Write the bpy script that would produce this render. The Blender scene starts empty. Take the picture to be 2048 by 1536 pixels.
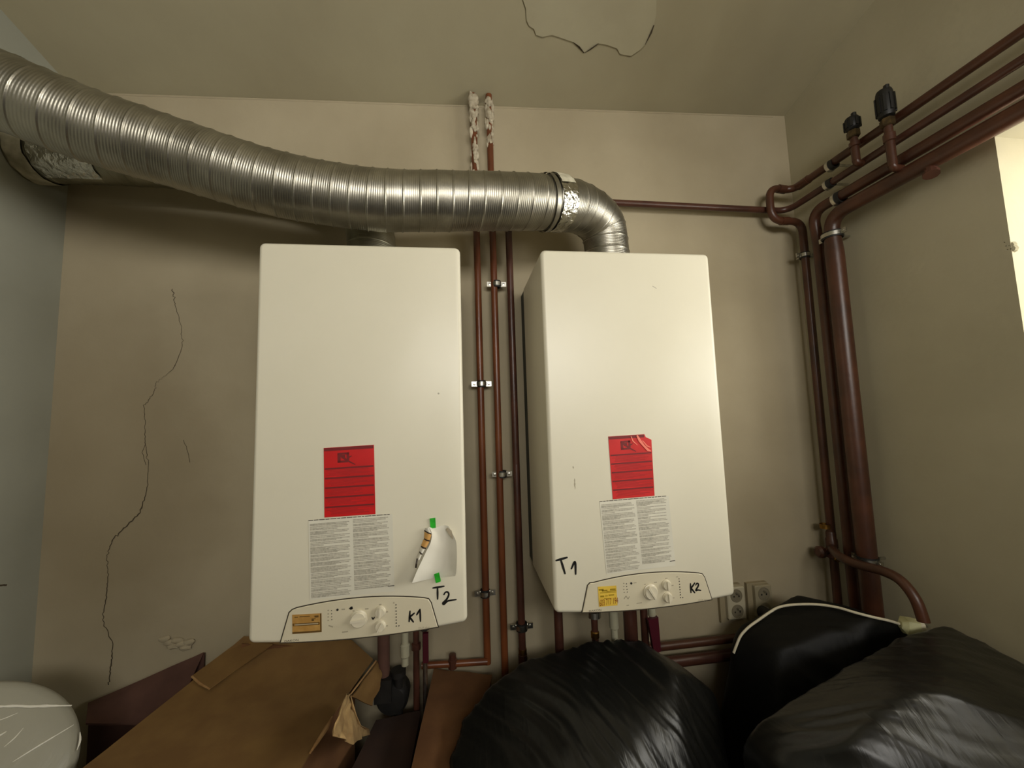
import bpy, bmesh, math, random
import numpy as np
from mathutils import Vector, Matrix, noise as mn

random.seed(7)
S = bpy.context.scene
COL = S.collection
PI = math.pi

# ------------------------------------------------------------------ camera, sky, light, exposure
FPX = 762.2207
CF = np.array([0.12877457, 0.98783941, 0.08712299])
CR = np.array([0.99147739, -0.12650234, -0.03114085])
CU = np.array([0.0197409, -0.09039062, 0.99571072])
CP = np.array([-0.0004, -1.2101, 1.0436])
cam_d = bpy.data.cameras.new('camera')
cam = bpy.data.objects.new('camera', cam_d)
COL.objects.link(cam)
cam_d.sensor_fit = 'HORIZONTAL'
cam_d.sensor_width = 36.0
cam_d.lens = FPX / 2048 * 36.0
cam_d.clip_start = 0.02
cam.matrix_world = Matrix(((CR[0], CU[0], -CF[0], CP[0]), (CR[1], CU[1], -CF[1], CP[1]),
                           (CR[2], CU[2], -CF[2], CP[2]), (0, 0, 0, 1)))
S.camera = cam

W = bpy.data.worlds.new('world')
S.world = W
W.use_nodes = True
W.node_tree.nodes['Background'].inputs[0].default_value = (0.75, 0.85, 1.0, 1)
W.node_tree.nodes['Background'].inputs[1].default_value = 0.6


def area(name, loc, target, sx, sy, power, col, spread=180):
    l = bpy.data.lights.new(name, 'AREA')
    l.shape = 'RECTANGLE'
    l.size, l.size_y = sx, sy
    l.energy = power
    l.color = col
    l.spread = math.radians(spread)
    o = bpy.data.objects.new(name, l)
    COL.objects.link(o)
    o.location = loc
    o.rotation_euler = (Vector(target) - Vector(loc)).to_track_quat('-Z', 'Y').to_euler()
    return o


area('window_daylight', (1.72, -1.25, 1.34), (0.0, -1.25, 1.26), 1.35, 0.66, 36.0, (1.0, 0.97, 0.88))
area('added_rear_fill', (0.30, -2.92, 1.62), (0.25, 0.0, 1.45), 1.3, 0.70, 50.0, (1.0, 0.965, 0.89))  # added fill lamp behind the camera

S.view_settings.view_transform = 'Standard'
S.view_settings.look = 'None'
S.view_settings.exposure = 0.0
S.view_settings.gamma = 1.0
S.view_settings.use_curve_mapping = False


# ------------------------------------------------------------------ measuring: photo pixel -> point on a real plane
def at(u, v, x=None, y=None, z=None):
    d = CF + CR * (u - 1024) / FPX - CU * (v - 768) / FPX
    if y is not None:
        t = (y - CP[1]) / d[1]
    elif x is not None:
        t = (x - CP[0]) / d[0]
    else:
        t = (z - CP[2]) / d[2]
    return Vector(CP + t * d)


def lin(r, g, b):
    f = lambda c: (c / 255) / 12.92 if c <= 10 else (((c / 255) + 0.055) / 1.055) ** 2.4
    return (f(r), f(g), f(b), 1)


# ------------------------------------------------------------------ materials
def mat(name, rgb, rough=0.6, metal=0.0, rgb2=None, scale=6.0, bump=0.0, bscale=60.0, spec=0.5,
        stretch=(1, 1, 1), coat=0.0, detail=6.0, bdist=0.002, lo=0.35, hi=0.7):
    m = bpy.data.materials.new(name)
    m.use_nodes = True
    n, l = m.node_tree.nodes, m.node_tree.links
    b = n['Principled BSDF']
    b.inputs['Roughness'].default_value = rough
    b.inputs['Metallic'].default_value = metal
    b.inputs['Specular IOR Level'].default_value = spec
    b.inputs['Coat Weight'].default_value = coat
    b.inputs['Base Color'].default_value = lin(*rgb)
    tc = n.new('ShaderNodeTexCoord')
    mp = n.new('ShaderNodeMapping')
    mp.inputs['Scale'].default_value = stretch
    l.new(tc.outputs['Object'], mp.inputs['Vector'])
    if rgb2:
        t = n.new('ShaderNodeTexNoise')
        t.inputs['Scale'].default_value = scale
        t.inputs['Detail'].default_value = detail
        l.new(mp.outputs[0], t.inputs['Vector'])
        r = n.new('ShaderNodeValToRGB')
        r.color_ramp.elements[0].position = lo
        r.color_ramp.elements[0].color = lin(*rgb2)
        r.color_ramp.elements[1].position = hi
        r.color_ramp.elements[1].color = lin(*rgb)
        l.new(t.outputs['Fac'], r.inputs['Fac'])
        l.new(r.outputs['Color'], b.inputs['Base Color'])
    if bump:
        t = n.new('ShaderNodeTexNoise')
        t.inputs['Scale'].default_value = bscale
        t.inputs['Detail'].default_value = 5
        l.new(mp.outputs[0], t.inputs['Vector'])
        u = n.new('ShaderNodeBump')
        u.inputs['Strength'].default_value = bump
        u.inputs['Distance'].default_value = bdist
        l.new(t.outputs['Fac'], u.inputs['Height'])
        l.new(u.outputs['Normal'], b.inputs['Normal'])
    return m


M = {}
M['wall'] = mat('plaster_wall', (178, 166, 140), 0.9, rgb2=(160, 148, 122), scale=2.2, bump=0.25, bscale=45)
M['wall_left'] = mat('plaster_left', (160, 160, 146), 0.9, rgb2=(144, 144, 130), scale=2.0, bump=0.25, bscale=45)
M['wall_right'] = mat('plaster_right', (182, 174, 148), 0.9, rgb2=(166, 158, 132), scale=2.2, bump=0.3, bscale=45)
M['ceiling'] = mat('plaster_ceiling', (176, 168, 140), 0.92, rgb2=(160, 151, 124), scale=1.8, bump=0.25, bscale=40)
M['flake'] = mat('peeling_paint', (180, 173, 146), 0.9, rgb2=(168, 160, 134), scale=5, bump=0.2, bscale=50)
M['floor'] = mat('dusty_concrete', (70, 62, 52), 0.9, rgb2=(48, 42, 36), scale=8, bump=0.4, bscale=90)
M['crack'] = mat('crack_shadow', (72, 62, 46), 1.0)
M['enamel'] = mat('white_enamel', (222, 216, 196), 0.36, rgb2=(216, 210, 189), scale=3, spec=0.5, bump=0.03, bscale=500, bdist=0.0006)
M['panel'] = mat('control_plastic', (212, 203, 178), 0.45, rgb2=(206, 197, 171), scale=8)
M['knob'] = mat('knob_plastic', (216, 208, 186), 0.3)
M['groove'] = mat('dark_gap', (58, 50, 38), 0.9)
M['frame'] = mat('green_grey_frame', (48, 56, 48), 0.6, rgb2=(38, 44, 38), scale=10)
M['ink'] = mat('black_marker', (16, 14, 12), 0.5)
M['grey_ink'] = mat('grey_print', (158, 154, 140), 0.7, rgb2=(186, 180, 164), scale=260, stretch=(1, 1, 1), detail=2)
M['faint_ink'] = mat('faint_print', (165, 156, 134), 0.7)
M['dark_ink'] = mat('dark_print', (70, 64, 54), 0.7)
M['label'] = mat('label_paper', (220, 216, 200), 0.42, rgb2=(212, 208, 192), scale=20)
M['red'] = mat('red_sticker', (200, 22, 24), 0.4, rgb2=(182, 14, 16), scale=14)
M['red2'] = mat('faded_red_sticker', (206, 46, 46), 0.36, rgb2=(186, 34, 34), scale=14)
M['red_ink'] = mat('dark_red_print', (110, 10, 12), 0.6)
M['red_faint'] = mat('faint_red_print', (160, 12, 14), 0.6)
M['red_light'] = mat('red_crease', (238, 130, 110), 0.35)
M['gold'] = mat('ochre_sticker', (190, 150, 84), 0.5, rgb2=(168, 126, 62), scale=60)
M['gold_ink'] = mat('brown_print', (92, 66, 22), 0.6)
M['yellow'] = mat('yellow_sticker', (226, 192, 74), 0.5, rgb2=(216, 178, 66), scale=50)
M['orange_ink'] = mat('orange_brown_print', (140, 74, 8), 0.6)
M['olive_ink'] = mat('olive_print', (150, 124, 10), 0.6)
M['green'] = mat('green_tape', (40, 190, 40), 0.5, rgb2=(24, 150, 24), scale=90)
M['paper'] = mat('white_paper', (226, 222, 208), 0.7, rgb2=(216, 211, 196), scale=14)
M['tan'] = mat('tan_print', (214, 164, 92), 0.6, rgb2=(196, 146, 78), scale=70)
M['dark_tan'] = mat('dark_brown_print', (40, 26, 14), 0.6)
M['alu'] = mat('aluminium_hose', (180, 176, 164), 0.38, 1.0, rgb2=(146, 142, 130), scale=16, bump=0.05, bscale=160)
M['alu_dark'] = mat('dusty_aluminium', (176, 172, 154), 0.5, 1.0, rgb2=(128, 124, 104), scale=12, bump=0.25, bscale=90)
M['foil'] = mat('foil_tape', (226, 224, 216), 0.12, 1.0, rgb2=(198, 196, 186), scale=30, bump=1.0, bscale=70, bdist=0.006)
M['tape_dull'] = mat('dull_tape', (202, 196, 174), 0.7, rgb2=(160, 154, 132), scale=40, bump=0.5, bscale=70)
M['pipe'] = mat('red_brown_paint', (118, 66, 36), 0.34, rgb2=(88, 46, 26), scale=14, stretch=(1, 1, .35), bump=0.12, bscale=120)
M['pipe_dark'] = mat('dark_dimmed_brown_paint', (84, 50, 38), 0.34, rgb2=(62, 36, 28), scale=14, bump=0.12, bscale=120)  # darker brown; under the boilers it paints in the dimness there
M['pipe_right'] = mat('darker_brown_paint', (86, 50, 33), 0.36, rgb2=(62, 36, 25), scale=12, bump=0.15, bscale=110)  # darker than the red-brown pipe paint
M['steel'] = mat('galvanised_clamp', (208, 206, 198), 0.3, 1.0, rgb2=(176, 174, 164), scale=60)
M['rubber'] = mat('black_rubber', (24, 22, 20), 0.6)
M['brass'] = mat('dull_brass', (176, 132, 62), 0.4, 1.0, rgb2=(120, 88, 44), scale=60)
M['brass_dark'] = mat('tarnished_brass', (96, 78, 48), 0.5, 0.6, rgb2=(60, 48, 30), scale=60)
M['splatter'] = mat('plaster_splatter', (196, 186, 164), 0.95, rgb2=(150, 138, 116), scale=60, bump=0.5, bscale=160)
M['black_plastic'] = mat('black_cap', (20, 19, 18), 0.5)
M['socket'] = mat('socket_plastic', (182, 174, 150), 0.4)
M['socket_dim'] = mat('dimmed_socket_plastic', (150, 141, 116), 0.5)  # socket plastic with the dimness of its spot put into the colour
M['socket_back'] = mat('aged_backbox', (150, 138, 110), 0.7)
M['hole'] = mat('socket_recess', (120, 112, 92), 0.6)
M['cable'] = mat('white_cable', (222, 214, 190), 0.5)
M['plug'] = mat('cream_plug', (206, 204, 160), 0.5)
M['carton'] = mat('brown_cardboard', (122, 92, 48), 0.85, rgb2=(110, 80, 40), scale=18, bump=0.1, bscale=200, stretch=(1, 1, 1))
M['carton_edge'] = mat('torn_cardboard', (176, 140, 92), 0.9, rgb2=(150, 112, 68), scale=30)
M['carton_red'] = mat('dark_red_cardboard', (92, 62, 50), 0.85, rgb2=(80, 52, 42), scale=16, bump=0.1, bscale=200)
M['carton_brown'] = mat('old_cardboard', (112, 76, 42), 0.85, rgb2=(98, 64, 34), scale=16, bump=0.1, bscale=200)
M['carton_dark'] = mat('dark_filler_cardboard', (56, 36, 24), 0.9, rgb2=(44, 28, 20), scale=14)  # dark cardboard of the added gap filler
M['torn_paper'] = mat('crumpled_paper', (186, 156, 106), 0.9, rgb2=(160, 128, 84), scale=40)
M['dark_metal'] = mat('dark_pump_casing', (34, 32, 30), 0.5, rgb2=(22, 21, 20), scale=30)
M['hose_white'] = mat('pale_hose', (170, 166, 142), 0.5)
M['handle_red'] = mat('dark_red_handle', (72, 22, 32), 0.35)


def bag_mat(name, base, rough, seed):
    m = mat(name, base, rough, spec=0.6)
    n, l = m.node_tree.nodes, m.node_tree.links
    b = n['Principled BSDF']
    tc = n.new('ShaderNodeTexCoord')
    mp = n.new('ShaderNodeMapping')
    mp.inputs['Rotation'].default_value = (0.2, 0.3, 0.55 + seed)
    mp.inputs['Scale'].default_value = (26, 3.2, 6)
    l.new(tc.outputs['Object'], mp.inputs['Vector'])
    t = n.new('ShaderNodeTexNoise')
    t.inputs['Scale'].default_value = 1.6
    t.inputs['Detail'].default_value = 4
    t.inputs['Distortion'].default_value = 0.6
    l.new(mp.outputs[0], t.inputs['Vector'])
    t2 = n.new('ShaderNodeTexNoise')
    t2.inputs['Scale'].default_value = 26
    t2.inputs['Detail'].default_value = 6
    l.new(tc.outputs['Object'], t2.inputs['Vector'])
    a = n.new('ShaderNodeMath')
    a.operation = 'MULTIPLY_ADD'
    a.inputs[1].default_value = 0.25
    l.new(t2.outputs['Fac'], a.inputs[0])
    l.new(t.outputs['Fac'], a.inputs[2])
    u = n.new('ShaderNodeBump')
    u.inputs['Strength'].default_value = 0.4
    u.inputs['Distance'].default_value = 0.004
    l.new(a.outputs[0], u.inputs['Height'])
    l.new(u.outputs['Normal'], b.inputs['Normal'])
    return m


M['bag'] = bag_mat('black_film', (22, 22, 20), 0.32, 0.0)
M['bag'].node_tree.nodes['Principled BSDF'].inputs['Specular IOR Level'].default_value = 0.45
M['bag2'] = bag_mat('dull_black_film', (12, 12, 11), 0.55, 0.9)
M['bag2'].node_tree.nodes['Principled BSDF'].inputs['Specular IOR Level'].default_value = 0.25
M['film'] = bag_mat('translucent_film', (150, 147, 132), 0.3, 0.3)
M['film_fold'] = mat('folded_film', (212, 208, 194), 0.3)
gm = bpy.data.materials.new('window_glass')
gm.use_nodes = True
_n, _l = gm.node_tree.nodes, gm.node_tree.links
_n.remove(_n['Principled BSDF'])
_t, _g, _x = _n.new('ShaderNodeBsdfTransparent'), _n.new('ShaderNodeBsdfGlossy'), _n.new('ShaderNodeMixShader')
_g.inputs['Roughness'].default_value = 0.02
_x.inputs[0].default_value = 0.06
_l.new(_t.outputs[0], _x.inputs[1])
_l.new(_g.outputs[0], _x.inputs[2])
_l.new(_x.outputs[0], _n['Material Output'].inputs['Surface'])
M['glass'] = gm
M['white_frame'] = mat('white_frame_paint', (214, 210, 196), 0.4)

# back-wall smudge round the crack; also paints in the dimmer light at left
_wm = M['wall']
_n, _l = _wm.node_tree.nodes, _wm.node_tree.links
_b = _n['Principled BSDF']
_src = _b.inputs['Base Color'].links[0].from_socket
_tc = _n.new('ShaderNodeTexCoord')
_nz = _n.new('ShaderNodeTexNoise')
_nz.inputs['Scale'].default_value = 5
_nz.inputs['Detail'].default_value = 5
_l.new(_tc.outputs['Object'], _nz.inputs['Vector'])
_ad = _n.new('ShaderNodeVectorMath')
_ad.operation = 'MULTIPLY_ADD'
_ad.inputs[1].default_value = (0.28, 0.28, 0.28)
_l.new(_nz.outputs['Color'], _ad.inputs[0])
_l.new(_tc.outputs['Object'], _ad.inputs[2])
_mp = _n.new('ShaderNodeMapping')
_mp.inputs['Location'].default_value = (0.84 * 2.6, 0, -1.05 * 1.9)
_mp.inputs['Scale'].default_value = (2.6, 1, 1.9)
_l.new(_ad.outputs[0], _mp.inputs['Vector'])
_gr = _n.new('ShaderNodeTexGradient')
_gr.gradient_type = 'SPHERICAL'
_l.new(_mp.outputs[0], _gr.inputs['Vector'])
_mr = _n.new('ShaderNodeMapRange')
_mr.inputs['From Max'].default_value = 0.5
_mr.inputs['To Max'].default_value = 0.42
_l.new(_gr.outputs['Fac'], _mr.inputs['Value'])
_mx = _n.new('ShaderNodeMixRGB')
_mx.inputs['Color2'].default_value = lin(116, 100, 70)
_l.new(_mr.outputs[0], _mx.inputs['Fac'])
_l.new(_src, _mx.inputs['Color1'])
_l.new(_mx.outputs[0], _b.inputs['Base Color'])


# ------------------------------------------------------------------ mesh helpers
class MB:
    def __init__(self):
        self.v, self.f = [], []

    def add(self, vs, fs):
        o = len(self.v)
        self.v += [tuple(p) for p in vs]
        self.f += [tuple(i + o for i in f) for f in fs]
        return self

    def box(self, a, b):
        (x0, y0, z0), (x1, y1, z1) = a, b
        x0, x1 = min(x0, x1), max(x0, x1)
        y0, y1 = min(y0, y1), max(y0, y1)
        z0, z1 = min(z0, z1), max(z0, z1)
        return self.add([(x0, y0, z0), (x1, y0, z0), (x1, y1, z0), (x0, y1, z0),
                         (x0, y0, z1), (x1, y0, z1), (x1, y1, z1), (x0, y1, z1)],
                        [(0, 3, 2, 1), (4, 5, 6, 7), (0, 1, 5, 4), (1, 2, 6, 5), (2, 3, 7, 6), (3, 0, 4, 7)])

    def obox(self, c, ax, ay, az, hx, hy, hz):
        """box about c with half sizes along three axes"""
        c, ax, ay, az = Vector(c), Vector(ax).normalized(), Vector(ay).normalized(), Vector(az).normalized()
        vs = [c + ax * hx * i + ay * hy * j + az * hz * k for k in (-1, 1) for j in (-1, 1) for i in (-1, 1)]
        return self.add(vs, [(0, 2, 3, 1), (4, 5, 7, 6), (0, 1, 5, 4), (1, 3, 7, 5), (3, 2, 6, 7), (2, 0, 4, 6)])

    def prism(self, pts, d):
        """polygon extruded along vector d"""
        d = Vector(d)
        n = len(pts)
        a = [Vector(p) for p in pts]
        self.add(a + [p + d for p in a], [tuple(range(n))[::-1], tuple(range(n, 2 * n))] +
                 [(i, (i + 1) % n, n + (i + 1) % n, n + i) for i in range(n)])
        return self

    def tube(self, path, r, seg=16, cap=True):
        P = [Vector(p) for p in path]
        n = len(P)
        R = r if isinstance(r, (list, tuple)) else [r] * n
        T = []
        for i in range(n):
            t = (P[min(i + 1, n - 1)] - P[max(i - 1, 0)])
            T.append(t.normalized())
        up = Vector((0, 0, 1)) if abs(T[0].z) < .9 else Vector((1, 0, 0))
        nrm = (up - T[0] * up.dot(T[0])).normalized()
        vs = []
        for i in range(n):
            nrm = (nrm - T[i] * nrm.dot(T[i])).normalized()
            bn = T[i].cross(nrm)
            for k in range(seg):
                a = 2 * PI * k / seg
                vs.append(P[i] + (nrm * math.cos(a) + bn * math.sin(a)) * R[i])
        fs = [(i * seg + k, i * seg + (k + 1) % seg, (i + 1) * seg + (k + 1) % seg, (i + 1) * seg + k)
              for i in range(n - 1) for k in range(seg)]
        if cap:
            fs += [tuple(range(seg))[::-1], tuple((n - 1) * seg + k for k in range(seg))]
        return self.add(vs, fs)

    def lathe(self, o, axis, prof, seg=24, close=True):
        """prof: [(radius, distance along axis)]"""
        o, ax = Vector(o), Vector(axis).normalized()
        up = Vector((0, 0, 1)) if abs(ax.z) < .9 else Vector((1, 0, 0))
        e1 = (up - ax * up.dot(ax)).normalized()
        e2 = ax.cross(e1)
        n = len(prof)
        vs = [o + ax * t + (e1 * math.cos(2 * PI * k / seg) + e2 * math.sin(2 * PI * k / seg)) * r
              for r, t in prof for k in range(seg)]
        fs = [(i * seg + k, i * seg + (k + 1) % seg, (i + 1) * seg + (k + 1) % seg, (i + 1) * seg + k)
              for i in range(n - 1) for k in range(seg)]
        if close:
            fs += [tuple(range(seg))[::-1], tuple((n - 1) * seg + k for k in range(seg))]
        return self.add(vs, fs)

    def ring(self, c, axis, r0, r1, h, seg=24):
        return self.lathe(c, axis, [(r0, -h / 2), (r1, -h / 2), (r1, h / 2), (r0, h / 2), (r0, -h / 2)], seg, False)


ORG = {}


def build(name, mb, m, parent=None, smooth=35, loc=None):
    me = bpy.data.meshes.new(name)
    o0 = Vector(ORG[parent.name]) if parent else Vector(loc or (0, 0, 0))
    me.from_pydata([(p[0] - o0.x, p[1] - o0.y, p[2] - o0.z) for p in mb.v], [], mb.f)
    bm = bmesh.new()
    bm.from_mesh(me)
    bmesh.ops.recalc_face_normals(bm, faces=bm.faces)
    bm.to_mesh(me)
    bm.free()
    if smooth:
        me.polygons.foreach_set('use_smooth', [True] * len(me.polygons))
        me.set_sharp_from_angle(angle=math.radians(smooth))
    me.materials.append(M[m] if isinstance(m, str) else m)
    o = bpy.data.objects.new(name, me)
    COL.objects.link(o)
    if parent:
        o.parent = parent
    else:
        o.location = o0
    ORG[o.name] = tuple(o0)
    return o


def thing(name, label, cat, loc, group=None):
    o = bpy.data.objects.new(name, None)
    COL.objects.link(o)
    o.empty_display_size = 0.05
    o.location = loc
    ORG[o.name] = tuple(loc)
    o['label'], o['category'] = label, cat
    if group:
        o['group'] = group
    return o


def tag(o, label, cat, group=None):
    o['label'], o['category'] = label, cat
    if group:
        o['group'] = group
    return o


def struct(name, mb, m, smooth=0):
    o = build(name, mb, m, smooth=smooth)
    o['kind'] = 'structure'
    return o


def fillet(pts, r, k=8):
    P = [Vector(p) for p in pts]
    rs = r if isinstance(r, (list, tuple)) else [r] * len(P)
    out = [P[0]]
    for i in range(1, len(P) - 1):
        a, b = P[i - 1] - P[i], P[i + 1] - P[i]
        la, lb = a.length, b.length
        a.normalize()
        b.normalize()
        d = min(rs[i], la * .49, lb * .49)
        p0, p1 = P[i] + a * d, P[i] + b * d
        for j in range(k + 1):
            t = j / k
            out.append(p0 * (1 - t) ** 2 + P[i] * 2 * t * (1 - t) + p1 * t * t)
    out.append(P[-1])
    return out


def spline(pts, step):
    P = [Vector(p) for p in pts]
    P = [P[0] * 2 - P[1]] + P + [P[-1] * 2 - P[-2]]
    dense = []
    for i in range(1, len(P) - 2):
        for j in range(24):
            t = j / 24
            a, b, c, d = P[i - 1], P[i], P[i + 1], P[i + 2]
            dense.append(0.5 * ((2 * b) + (c - a) * t + (2 * a - 5 * b + 4 * c - d) * t * t + (3 * b - a - 3 * c + d) * t ** 3))
    dense.append(P[-2])
    out, acc = [dense[0]], 0.0
    for a, b in zip(dense, dense[1:]):
        L = (b - a).length
        while acc + L >= step:
            f = (step - acc) / L
            a = a.lerp(b, f)
            out.append(a)
            L = (b - a).length
            acc = 0.0
        acc += L
    return out


# ------------------------------------------------------------------ the room
XL, XR, YB, ZF = -1.13, 1.235, -2.4, 0.0


def zc(x, y):
    return 2.10 + 0.043 * x - 0.27 * y


struct('floor', MB().box((XL - .2, YB - .2, -.1), (XR + .5, .15, 0)), 'floor')
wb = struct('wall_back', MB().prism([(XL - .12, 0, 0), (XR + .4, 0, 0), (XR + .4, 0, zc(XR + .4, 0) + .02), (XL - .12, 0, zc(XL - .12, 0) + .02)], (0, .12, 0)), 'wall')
wl = struct('wall_left', MB().prism([(XL, .0, 0), (XL, YB, 0), (XL, YB, zc(XL, YB) + .02), (XL, .0, zc(XL, 0) + .02)], (-.12, 0, 0)), 'wall_left')
WY0, WY1, WZ0, WZ1 = -0.53, -1.95, 1.00, 1.657      # window opening in the right wall
mb = MB()
T = .45
mb.prism([(XR, 0, 0), (XR, WY0, 0), (XR, WY0, zc(XR, WY0) + .02), (XR, 0, zc(XR, 0) + .02)], (T, 0, 0))
mb.prism([(XR, WY1, 0), (XR, YB, 0), (XR, YB, zc(XR, YB) + .02), (XR, WY1, zc(XR, WY1) + .02)], (T, 0, 0))
mb.box((XR, WY1, 0), (XR + T, WY0, WZ0))
mb.prism([(XR, WY0, WZ1), (XR, WY1, WZ1), (XR, WY1, zc(XR, WY1) + .02), (XR, WY0, zc(XR, WY0) + .02)], (T, 0, 0))
wr = struct('wall_right', mb, 'wall_right')
mb = MB()
BX0, BX1, BZ0, BZ1 = -0.45, 1.00, 1.36, 2.08  # opening for the added rear window
mb.prism([(XL - .12, YB, 0), (BX0, YB, 0), (BX0, YB, zc(BX0, YB) + .02), (XL - .12, YB, zc(XL, YB) + .02)], (0, -.40, 0))
mb.prism([(BX1, YB, 0), (XR + .4, YB, 0), (XR + .4, YB, zc(XR, YB) + .02), (BX1, YB, zc(BX1, YB) + .02)], (0, -.40, 0))
mb.box((BX0, YB - .40, 0), (BX1, YB, BZ0))
mb.prism([(BX0, YB, BZ1), (BX1, YB, BZ1), (BX1, YB, zc(BX1, YB) + .02), (BX0, YB, zc(BX0, YB) + .02)], (0, -.40, 0))
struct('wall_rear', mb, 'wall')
c4 = [(XL - .12, .12), (XR + .45, .12), (XR + .45, YB - .40), (XL - .12, YB - .40)]
ce = struct('ceiling', MB().prism([(x, y, zc(x, y)) for x, y in c4], (0, 0, .12)), 'ceiling')


def window(name, x0, x1, y0, y1, z0, z1, axis):
    w = bpy.data.objects.new(name, None)
    COL.objects.link(w)
    w['kind'] = 'structure'
    ORG[w.name] = (0, 0, 0)
    fb, gb = MB(), MB()
    if axis == 'x':
        m_ = (y0 + y1) / 2
        for a, b in (((x0, y0, z0), (x1, y1, z0 + .05)), ((x0, y0, z1 - .05), (x1, y1, z1)), ((x0, y0, z0 + .05), (x1, y0 + .05, z1 - .05)),
                     ((x0, y1 - .05, z0 + .05), (x1, y1, z1 - .05)), ((x0, m_ - .03, z0 + .05), (x1, m_ + .03, z1 - .05))):
            fb.box(a, b)
        gb.box((x0 + .02, y0 + .04, z0 + .04), (x0 + .024, y1 - .04, z1 - .04))
    else:
        m_ = (x0 + x1) / 2
        for a, b in (((x0, y0, z0), (x1, y1, z0 + .05)), ((x0, y0, z1 - .05), (x1, y1, z1)), ((x0, y0, z0 + .05), (x0 + .05, y1, z1 - .05)),
                     ((x1 - .05, y0, z0 + .05), (x1, y1, z1 - .05)), ((m_ - .03, y0, z0 + .05), (m_ + .03, y1, z1 - .05))):
            fb.box(a, b)
        gb.box((x0 + .04, y0 + .02, z0 + .04), (x1 - .04, y0 + .024, z1 - .04))
    build('window_frame', fb, 'white_frame', w, smooth=0)
    build('window_pane', gb, 'glass', w, smooth=0)


window('window_1', XR + .36, XR + .42, min(WY0, WY1), max(WY0, WY1), WZ0, WZ1, 'x')
window('added_rear_window', BX0, BX1, YB - .36, YB - .30, BZ0, BZ1, 'y')  # added unseen window, sized to shape the rear fill light

# plaster bead along the wall / ceiling edge, and along the left edge
path = []
for i in range(90):
    x = XL + .05 + (XR - XL - .1) * i / 89
    path.append((x, .0005, zc(x, .0) - .0045 + .003 * mn.noise((x * 9, 0, 3))))
struct('trim_1', MB().tube(path, [.0026 + .0012 * mn.noise((i * .4, 4, 0)) for i in range(90)], 8), 'wall', smooth=60)


# peeling plaster on the ceiling
def ceil_at(u, v, off=0.0):
    d = CF + CR * (u - 1024) / FPX - CU * (v - 768) / FPX
    t = (2.10 - off + .043 * CP[0] - .27 * CP[1] - CP[2]) / (d[2] - .043 * d[0] + .27 * d[1])
    return Vector(CP + t * d)


px = [(1100, -150), (1062, -96), (1040, -50), (1046, 0), (1052, 18), (1053, 40), (1058, 52), (1068, 58), (1072, 70), (1085, 74), (1104, 70), (1122, 76), (1146, 84), (1156, 92), (1168, 105),
      (1182, 97), (1198, 87), (1215, 90), (1234, 97), (1240, 108), (1262, 112), (1280, 100), (1290, 90), (1302, 68), (1308, 50), (1312, 30), (1313, 0), (1322, -44), (1300, -92), (1262, -120), (1214, -128), (1160, -158)]
fl = build('peeling_plaster', MB().prism([ceil_at(u, v, .0028) for u, v in px], (0, 0, .006)), 'flake', ce, smooth=0)


def strip(mb, pts, w, nrm, off=0.0):
    """thin ribbon along pts on a plane with normal nrm; w: width or list"""
    P = [Vector(p) for p in pts]
    n = Vector(nrm).normalized()
    W_ = w if isinstance(w, (list, tuple)) else [w] * len(P)
    vs = []
    for i, p in enumerate(P):
        t = (P[min(i + 1, len(P) - 1)] - P[max(i - 1, 0)]).normalized()
        s = t.cross(n).normalized() * W_[i] / 2
        vs += [p + s + n * off, p - s + n * off]
    mb.add(vs, [(2 * i, 2 * i + 1, 2 * i + 3, 2 * i + 2) for i in range(len(P) - 1)])
    return mb


def rough_line(pts, sub, amp, seed):
    P = [Vector(p) for p in pts]
    out = []
    for a, b in zip(P, P[1:]):
        for j in range(sub):
            p = a.lerp(b, j / sub)
            k = seed + len(out) * .7
            out.append(p + Vector((mn.noise((k, 1, 2)), 0, mn.noise((k, 7, 5)))) * amp)
    out.append(P[-1])
    return out


cr = [(345, 578), (350, 610), (362, 650), (365, 690), (355, 720), (346, 738), (330, 752), (312, 765), (308, 785), (288, 812), (290, 850), (290, 885), (297, 930),
      (294, 980), (280, 1025), (250, 1055), (226, 1078), (214, 1110), (216, 1150), (213, 1190), (205, 1240), (226, 1288), (222, 1330), (217, 1370)]
cw = [1.6, 1, .8, .9, 1, .9, .4, .6, .9, 1, .8, 1.2, .9, 1.3, 2.4, 2.6, 2.2, 1.2, 1.2, 2, 1.4, 1.6, 2.6, 2]
pts = rough_line([at(u, v, y=-.0006) for u, v in cr], 9, .006, 3)
ws = [.0013 * np.interp(i / 9, range(len(cw)), cw) * (1 + .5 * mn.noise((i * .9, 3, 3))) for i in range(len(pts))]
mb = strip(MB(), pts, ws, (0, -1, 0))
for c in ([(290, 890), (284, 905), (292, 930)], [(367, 880), (376, 905), (380, 925)], [(40, 1175), (8, 1172)]):
    if c[0][0] > 100:
        strip(mb, rough_line([at(u, v, y=-.0006) for u, v in c], 4, .003, c[0][0]), .0012, (0, -1, 0))
build('wall_crack', mb, 'crack', wb, smooth=0)
mb = MB()
strip(mb, rough_line([at(u, v, x=XL + .0006) for u, v in [(14, 1170), (0, 1171), (-30, 1178)]], 4, .002, 9), .004, (1, 0, 0))
build('wall_crack', mb, 'crack', wl, smooth=0)
mb = MB()
for c in ([(1146, 84), (1158, 94), (1168, 106)], [(1170, 106), (1182, 98), (1197, 87)], [(1290, 90), (1302, 66), (1308, 50)]):
    strip(mb, [ceil_at(u, v, .0045) for u, v in c], [.001, .006, .003], (0, .26, -.96))
build('ceiling_crack', mb, 'crack', ce, smooth=0)

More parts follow.
